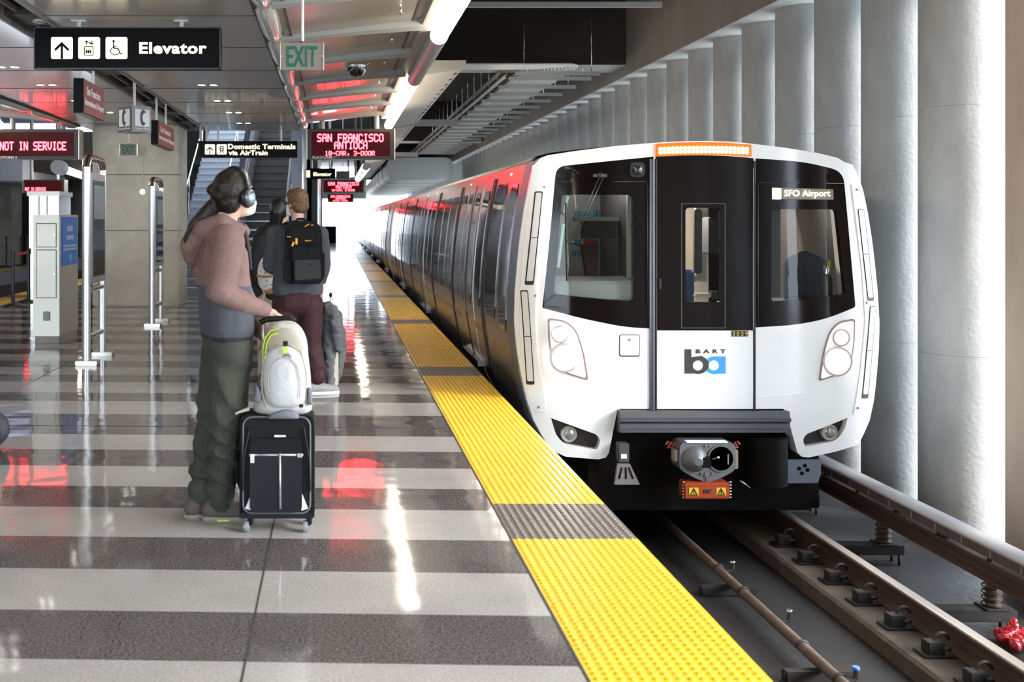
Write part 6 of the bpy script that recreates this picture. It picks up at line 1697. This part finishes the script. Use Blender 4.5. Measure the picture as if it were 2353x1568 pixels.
# backpack
t = thing('backpack', 'black backpack with orange zip pulls on the back of the person in the grey sweater', 'backpack', P2(692, 580, -.2))
K = lambda x, y, d=0.0: pp(x, y, Y2-.30+d)
def kbox(name, pts, d0, d1, m, par, rad=8, bev=.012):
    poly = rounded([(K(x, y).x, K(x, y).z) for x, y in pts], rad*Y2/F, 4)
    return MB().prism(poly, 1, Y2-.30+d0, Y2-.30+d1, sm=True).build(name, m, par, bev=bev)
bdy = kbox('main_compartment', [(655,520),(668,508),(722,508),(738,525),(744,640),(736,654),(658,654),(650,640)], .03, .17, 'pack_black', t, bev=.03)
kbox('top_pocket', [(664,524),(720,520),(732,560),(664,562)], .0, .06, 'pack_black', t, 14, .02)
kbox('front_pocket', [(672,570),(736,568),(740,645),(676,650)], -.02, .05, 'pack_black', t, 7, .02)
kbox('lower_flap', [(678,598),(736,596),(738,640),(678,644)], -.032, .0, mat('pack_charcoal', (.010,.011,.013), .55), t, 6, .012)
kbox('side_pocket', [(648,600),(668,598),(670,650),(655,648)], .01, .09, 'pack_black', t, 6, .015); kbox('side_pocket', [(738,580),(746,582),(745,640),(737,642)], .04, .12, 'pack_black', t, 3, .01)
for pts in ([(700,521),(711,515)], [(715,518),(720,517)], [(660,544),(668,545)], [(681,548),(681,562)], [(675,556),(671,566)]):
    a, b = K(*pts[0], -.012), K(*pts[1], -.012); MB().tube([a, b], .010, 8, flat=.5).build('zip_pull', 'zip_orange', t)
for i, (x, w_) in enumerate(((701,3),(705,1.5),(708,1.5),(711,1.5),(714,1))):
    a = K(x, 553, -.010); MB().box(a.x, a.x+w_*Y2/F, a.y-.004, a.y+.01, a.z-.006, a.z+.004).build('emblem_mark', 'zip_orange', t)
MB().tube([K(678,510,.06), K(684,503,.06), K(698,503,.06), K(706,510,.06)], .009, 8).build('grab_handle', 'pack_black', t)
for x0, x1 in ((662, 646), (722, 728)): MB().tube([K(x0,515,.10), P2(x0-2, 512, -.06), P2(x1, 520, .04)], .030, 10, flat=.3, up=(0,0,1)).build('shoulder_strap', 'pack_black', t)
for x, y in ((714,581),(713,608),(730,556),(679,618)): MB().obox(K(x, y, -.026), (.014, 0, .004), (0, .008, 0), (-.002, 0, .008)).build('buckle', 'pvc_black', t)

# ---------------------------------------------------------------- third person, mostly hidden
Y3 = 9.95
P3 = lambda x, y, dY=0.0: pp(x, y, Y3+dY)
per = thing('person', 'person in black top with dark hair, mostly hidden beyond the backpack wearer', 'person', (-.6, Y3, 0))
yaw = math.radians(60); f, r, u = frame(yaw); hc = P3(644, 487)
mb = MB(); head(mb, hc, f, r, u, .98)
mb.limb([P3(634, 540), hc-u*.06], [.06, .055])
for q in (-.07, .07): mb.limb([P3(628, 560)+r*q, P3(622, 640)+r*q, P3(620, 690)+r*q], [.10, .10, .11])
mb.limb([P3(602, 548), P3(660, 545)], [.06, .06]); mb.limb([P3(602, 550, -.05), P3(588, 620, -.08), P3(606, 655, -.1)], [.052, .042, .03]); mb.limb([P3(660, 550), P3(665, 630), P3(650, 650, .1)], [.05, .04, .03])
hip3 = (P3(610, 700), P3(640, 700)); kn3 = (P3(611, 790), P3(641, 790)); an3 = (P3(611, 868), P3(642, 868))
for h, k, a in zip(hip3, kn3, an3): mb.limb([h, k, a], [.085, .055, .04])
hand(mb, P3(606, 658, -.1), (.1, .1, -1), (1, 0, 0), (0, 1, 0), .6); hand(mb, P3(650, 652, .1), (.1, .1, -1), (1, 0, 0), (0, 1, 0), .6)
body = fuse(mb, 'body', 'skin', per, .010, 3); face(hc, f, r, u, body)
R = Matrix((r, f, u)).transposed()
mb = MB(); mb.ell(hc-f*.015+u*.03, (.095, .112, .105), 18, 12, 0, R); mb.limb([hc-f*.06, P3(634, 525)], [.075, .06]); fuse(mb, 'hair', 'hair_black', per, .012, 3)
mb = MB()
for q in (-.09, .09): mb.limb([P3(628, 545)+r*q, P3(620, 620)+r*q, P3(618, 672)+r*q], [.11, .13, .13])
mb.limb([P3(602, 550), P3(632, 525), P3(660, 548)], [.085, .09, .085]); mb.limb([P3(602, 552, -.05), P3(586, 620, -.08), P3(604, 652, -.1)], [.085, .075, .05]); mb.limb([P3(660, 550), P3(665, 630), P3(650, 650, .1)], [.08, .065, .05])
tp_ = fuse(mb, 'black_top', 'coat_black', per, .014, 5); rag(tp_, .01, 5)
pelvis_c, r_ = P3(624, 695), r
trousers(per, hip3, kn3, an3, 'pants_beige', (.115, .10, .085, .08, .078))
for a in an3: shoe(Vector((a.x, a.y, 0)), math.radians(60), per, .27, 'shoe_brown', 'shoe_sole')
# floral bag
t = thing('shoulder_bag', 'small white floral rucksack with tan trim hanging beside the person in black', 'bag', P3(612, 650, -.3))
mb = MB(); c = P3(613, 628, -.28); mb.ell(c, (.088, .06, .165), 20, 14); mb.ell(c-Vector((0,0,.06)), (.085, .065, .11), 20, 12)
fm = mat('floral', (.72,.68,.64), .7)
nt = fm.node_tree; tc = nt.nodes.new('ShaderNodeTexCoord'); vo = nt.nodes.new('ShaderNodeTexVoronoi'); vo.inputs['Scale'].default_value = 34; rp = nt.nodes.new('ShaderNodeValToRGB')
rp.color_ramp.elements[0].color = (.25,.06,.10,1); rp.color_ramp.elements[0].position = .18; rp.color_ramp.elements[1].color = (.74,.70,.66,1); rp.color_ramp.elements[1].position = .34
nt.links.new(tc.outputs['Object'], vo.inputs['Vector']); nt.links.new(vo.outputs['Distance'], rp.inputs[0]); nt.links.new(rp.outputs[0], nt.nodes['Principled BSDF'].inputs['Base Color'])
fuse(mb, 'bag_body', 'floral', t, .012, 3)
MB().tube([c+Vector((-.09,-.03,-.02)), c+Vector((-.03,-.072,-.03)), c+Vector((.05,-.07,-.025))], .010, 8).build('bag_strap', mat('tan_leather', (.42,.24,.08), .5), t)
MB().ell(c+Vector((.03,-.0,-.165)), (.06, .05, .03), 14, 8).build('bag_bottom', 'tan_leather', t)
MB().ell(c+Vector((.055,-.045,.035)), (.03, .012, .03), 10, 8).build('bag_charm', mat('charm_blue', (.08,.25,.5), .4), t)

# ---------------------------------------------------------------- beige case with a grey coat over its handle
YT = 9.42
T = lambda x, y, dY=0.0: pp(x, y, YT+dY)
t = thing('suitcase', 'upright beige suitcase half hidden beside the maroon trousers', 'suitcase', (T(742, 900).x, YT, 0))
a, b = T(732, 880), T(752, 706)
rbox('shell', a.x, b.x+.10, YT+.0, YT+.30, .05, b.z, .03, 'case_beige', t)
mb = MB()
for z in (.2, .33, .46, .59, .72): mb.box(a.x-.002, b.x+.05, YT-.003, YT+.0, z, z+.008)
mb.build('shell_groove', mat('groove_tan', (.40,.35,.28), .6), t)
for xx in (a.x+.04, b.x+.06):
    for yy in (YT+.05, YT+.25): MB().lathe([(.012,-.01),(.025,-.01),(.025,.01),(.012,.01)], (xx, yy, .026), 14, axis=0).build('spinner_wheel', 'pvc_black', t)
for q in (.06, .24): MB().tube([(b.x+.03, YT+q, b.z-.01), (b.x+.03, YT+q, b.z+.10)], .009, 8).build('handle_tube', 'aluminium_tube', t)
MB().tube([(b.x+.03, YT+.04, b.z+.10), (b.x+.03, YT+.26, b.z+.10)], .014, 8).build('pull_handle', 'pvc_black', t)
mb = MB()
C0 = T(752, 700)
mb.limb([T(741, 702, -.0), T(752, 706, -.02), T(765, 722, -.03), T(774, 760, -.05), T(780, 800, -.05)], [.03, .05, .06, .065, .04])
mb.limb([T(752, 706, .12), T(770, 730, .12), T(782, 770, .1), T(785, 815, .08), T(775, 850, .05), T(765, 888, .05)], [.05, .06, .055, .05, .05, .03])
mb.limb([T(752, 720, .0), T(756, 780, -.0), T(757, 840, .0), T(758, 882, .0)], [.05, .06, .05, .035])
o = fuse(mb, 'coat', 'coat_grey', None, .012, 3); rag(o, .022, 9); rag(o, .008, 22)
tag(o, 'grey coat draped over the upright beige suitcase beside the maroon trousers', 'coat')
# dark bag at the frame edge
mb = MB(); c = pp(-32, 955, 7.1); mb.ell((c.x, 7.1, .13), (.16, .10, .14), 20, 12); mb.ell((c.x-.05, 7.1, .2), (.10, .09, .10), 16, 10)
o = fuse(mb, 'travel_bag', mat('bag_pattern', (.03,.035,.042), .7, var=.6, vscale=30), None, .012, 3); rag(o, .006, 14)
for v in o.data.vertices: v.co.z = max(v.co.z, 0)
tag(o, 'dark patterned travel bag on the floor cut off by the frame edge', 'bag')
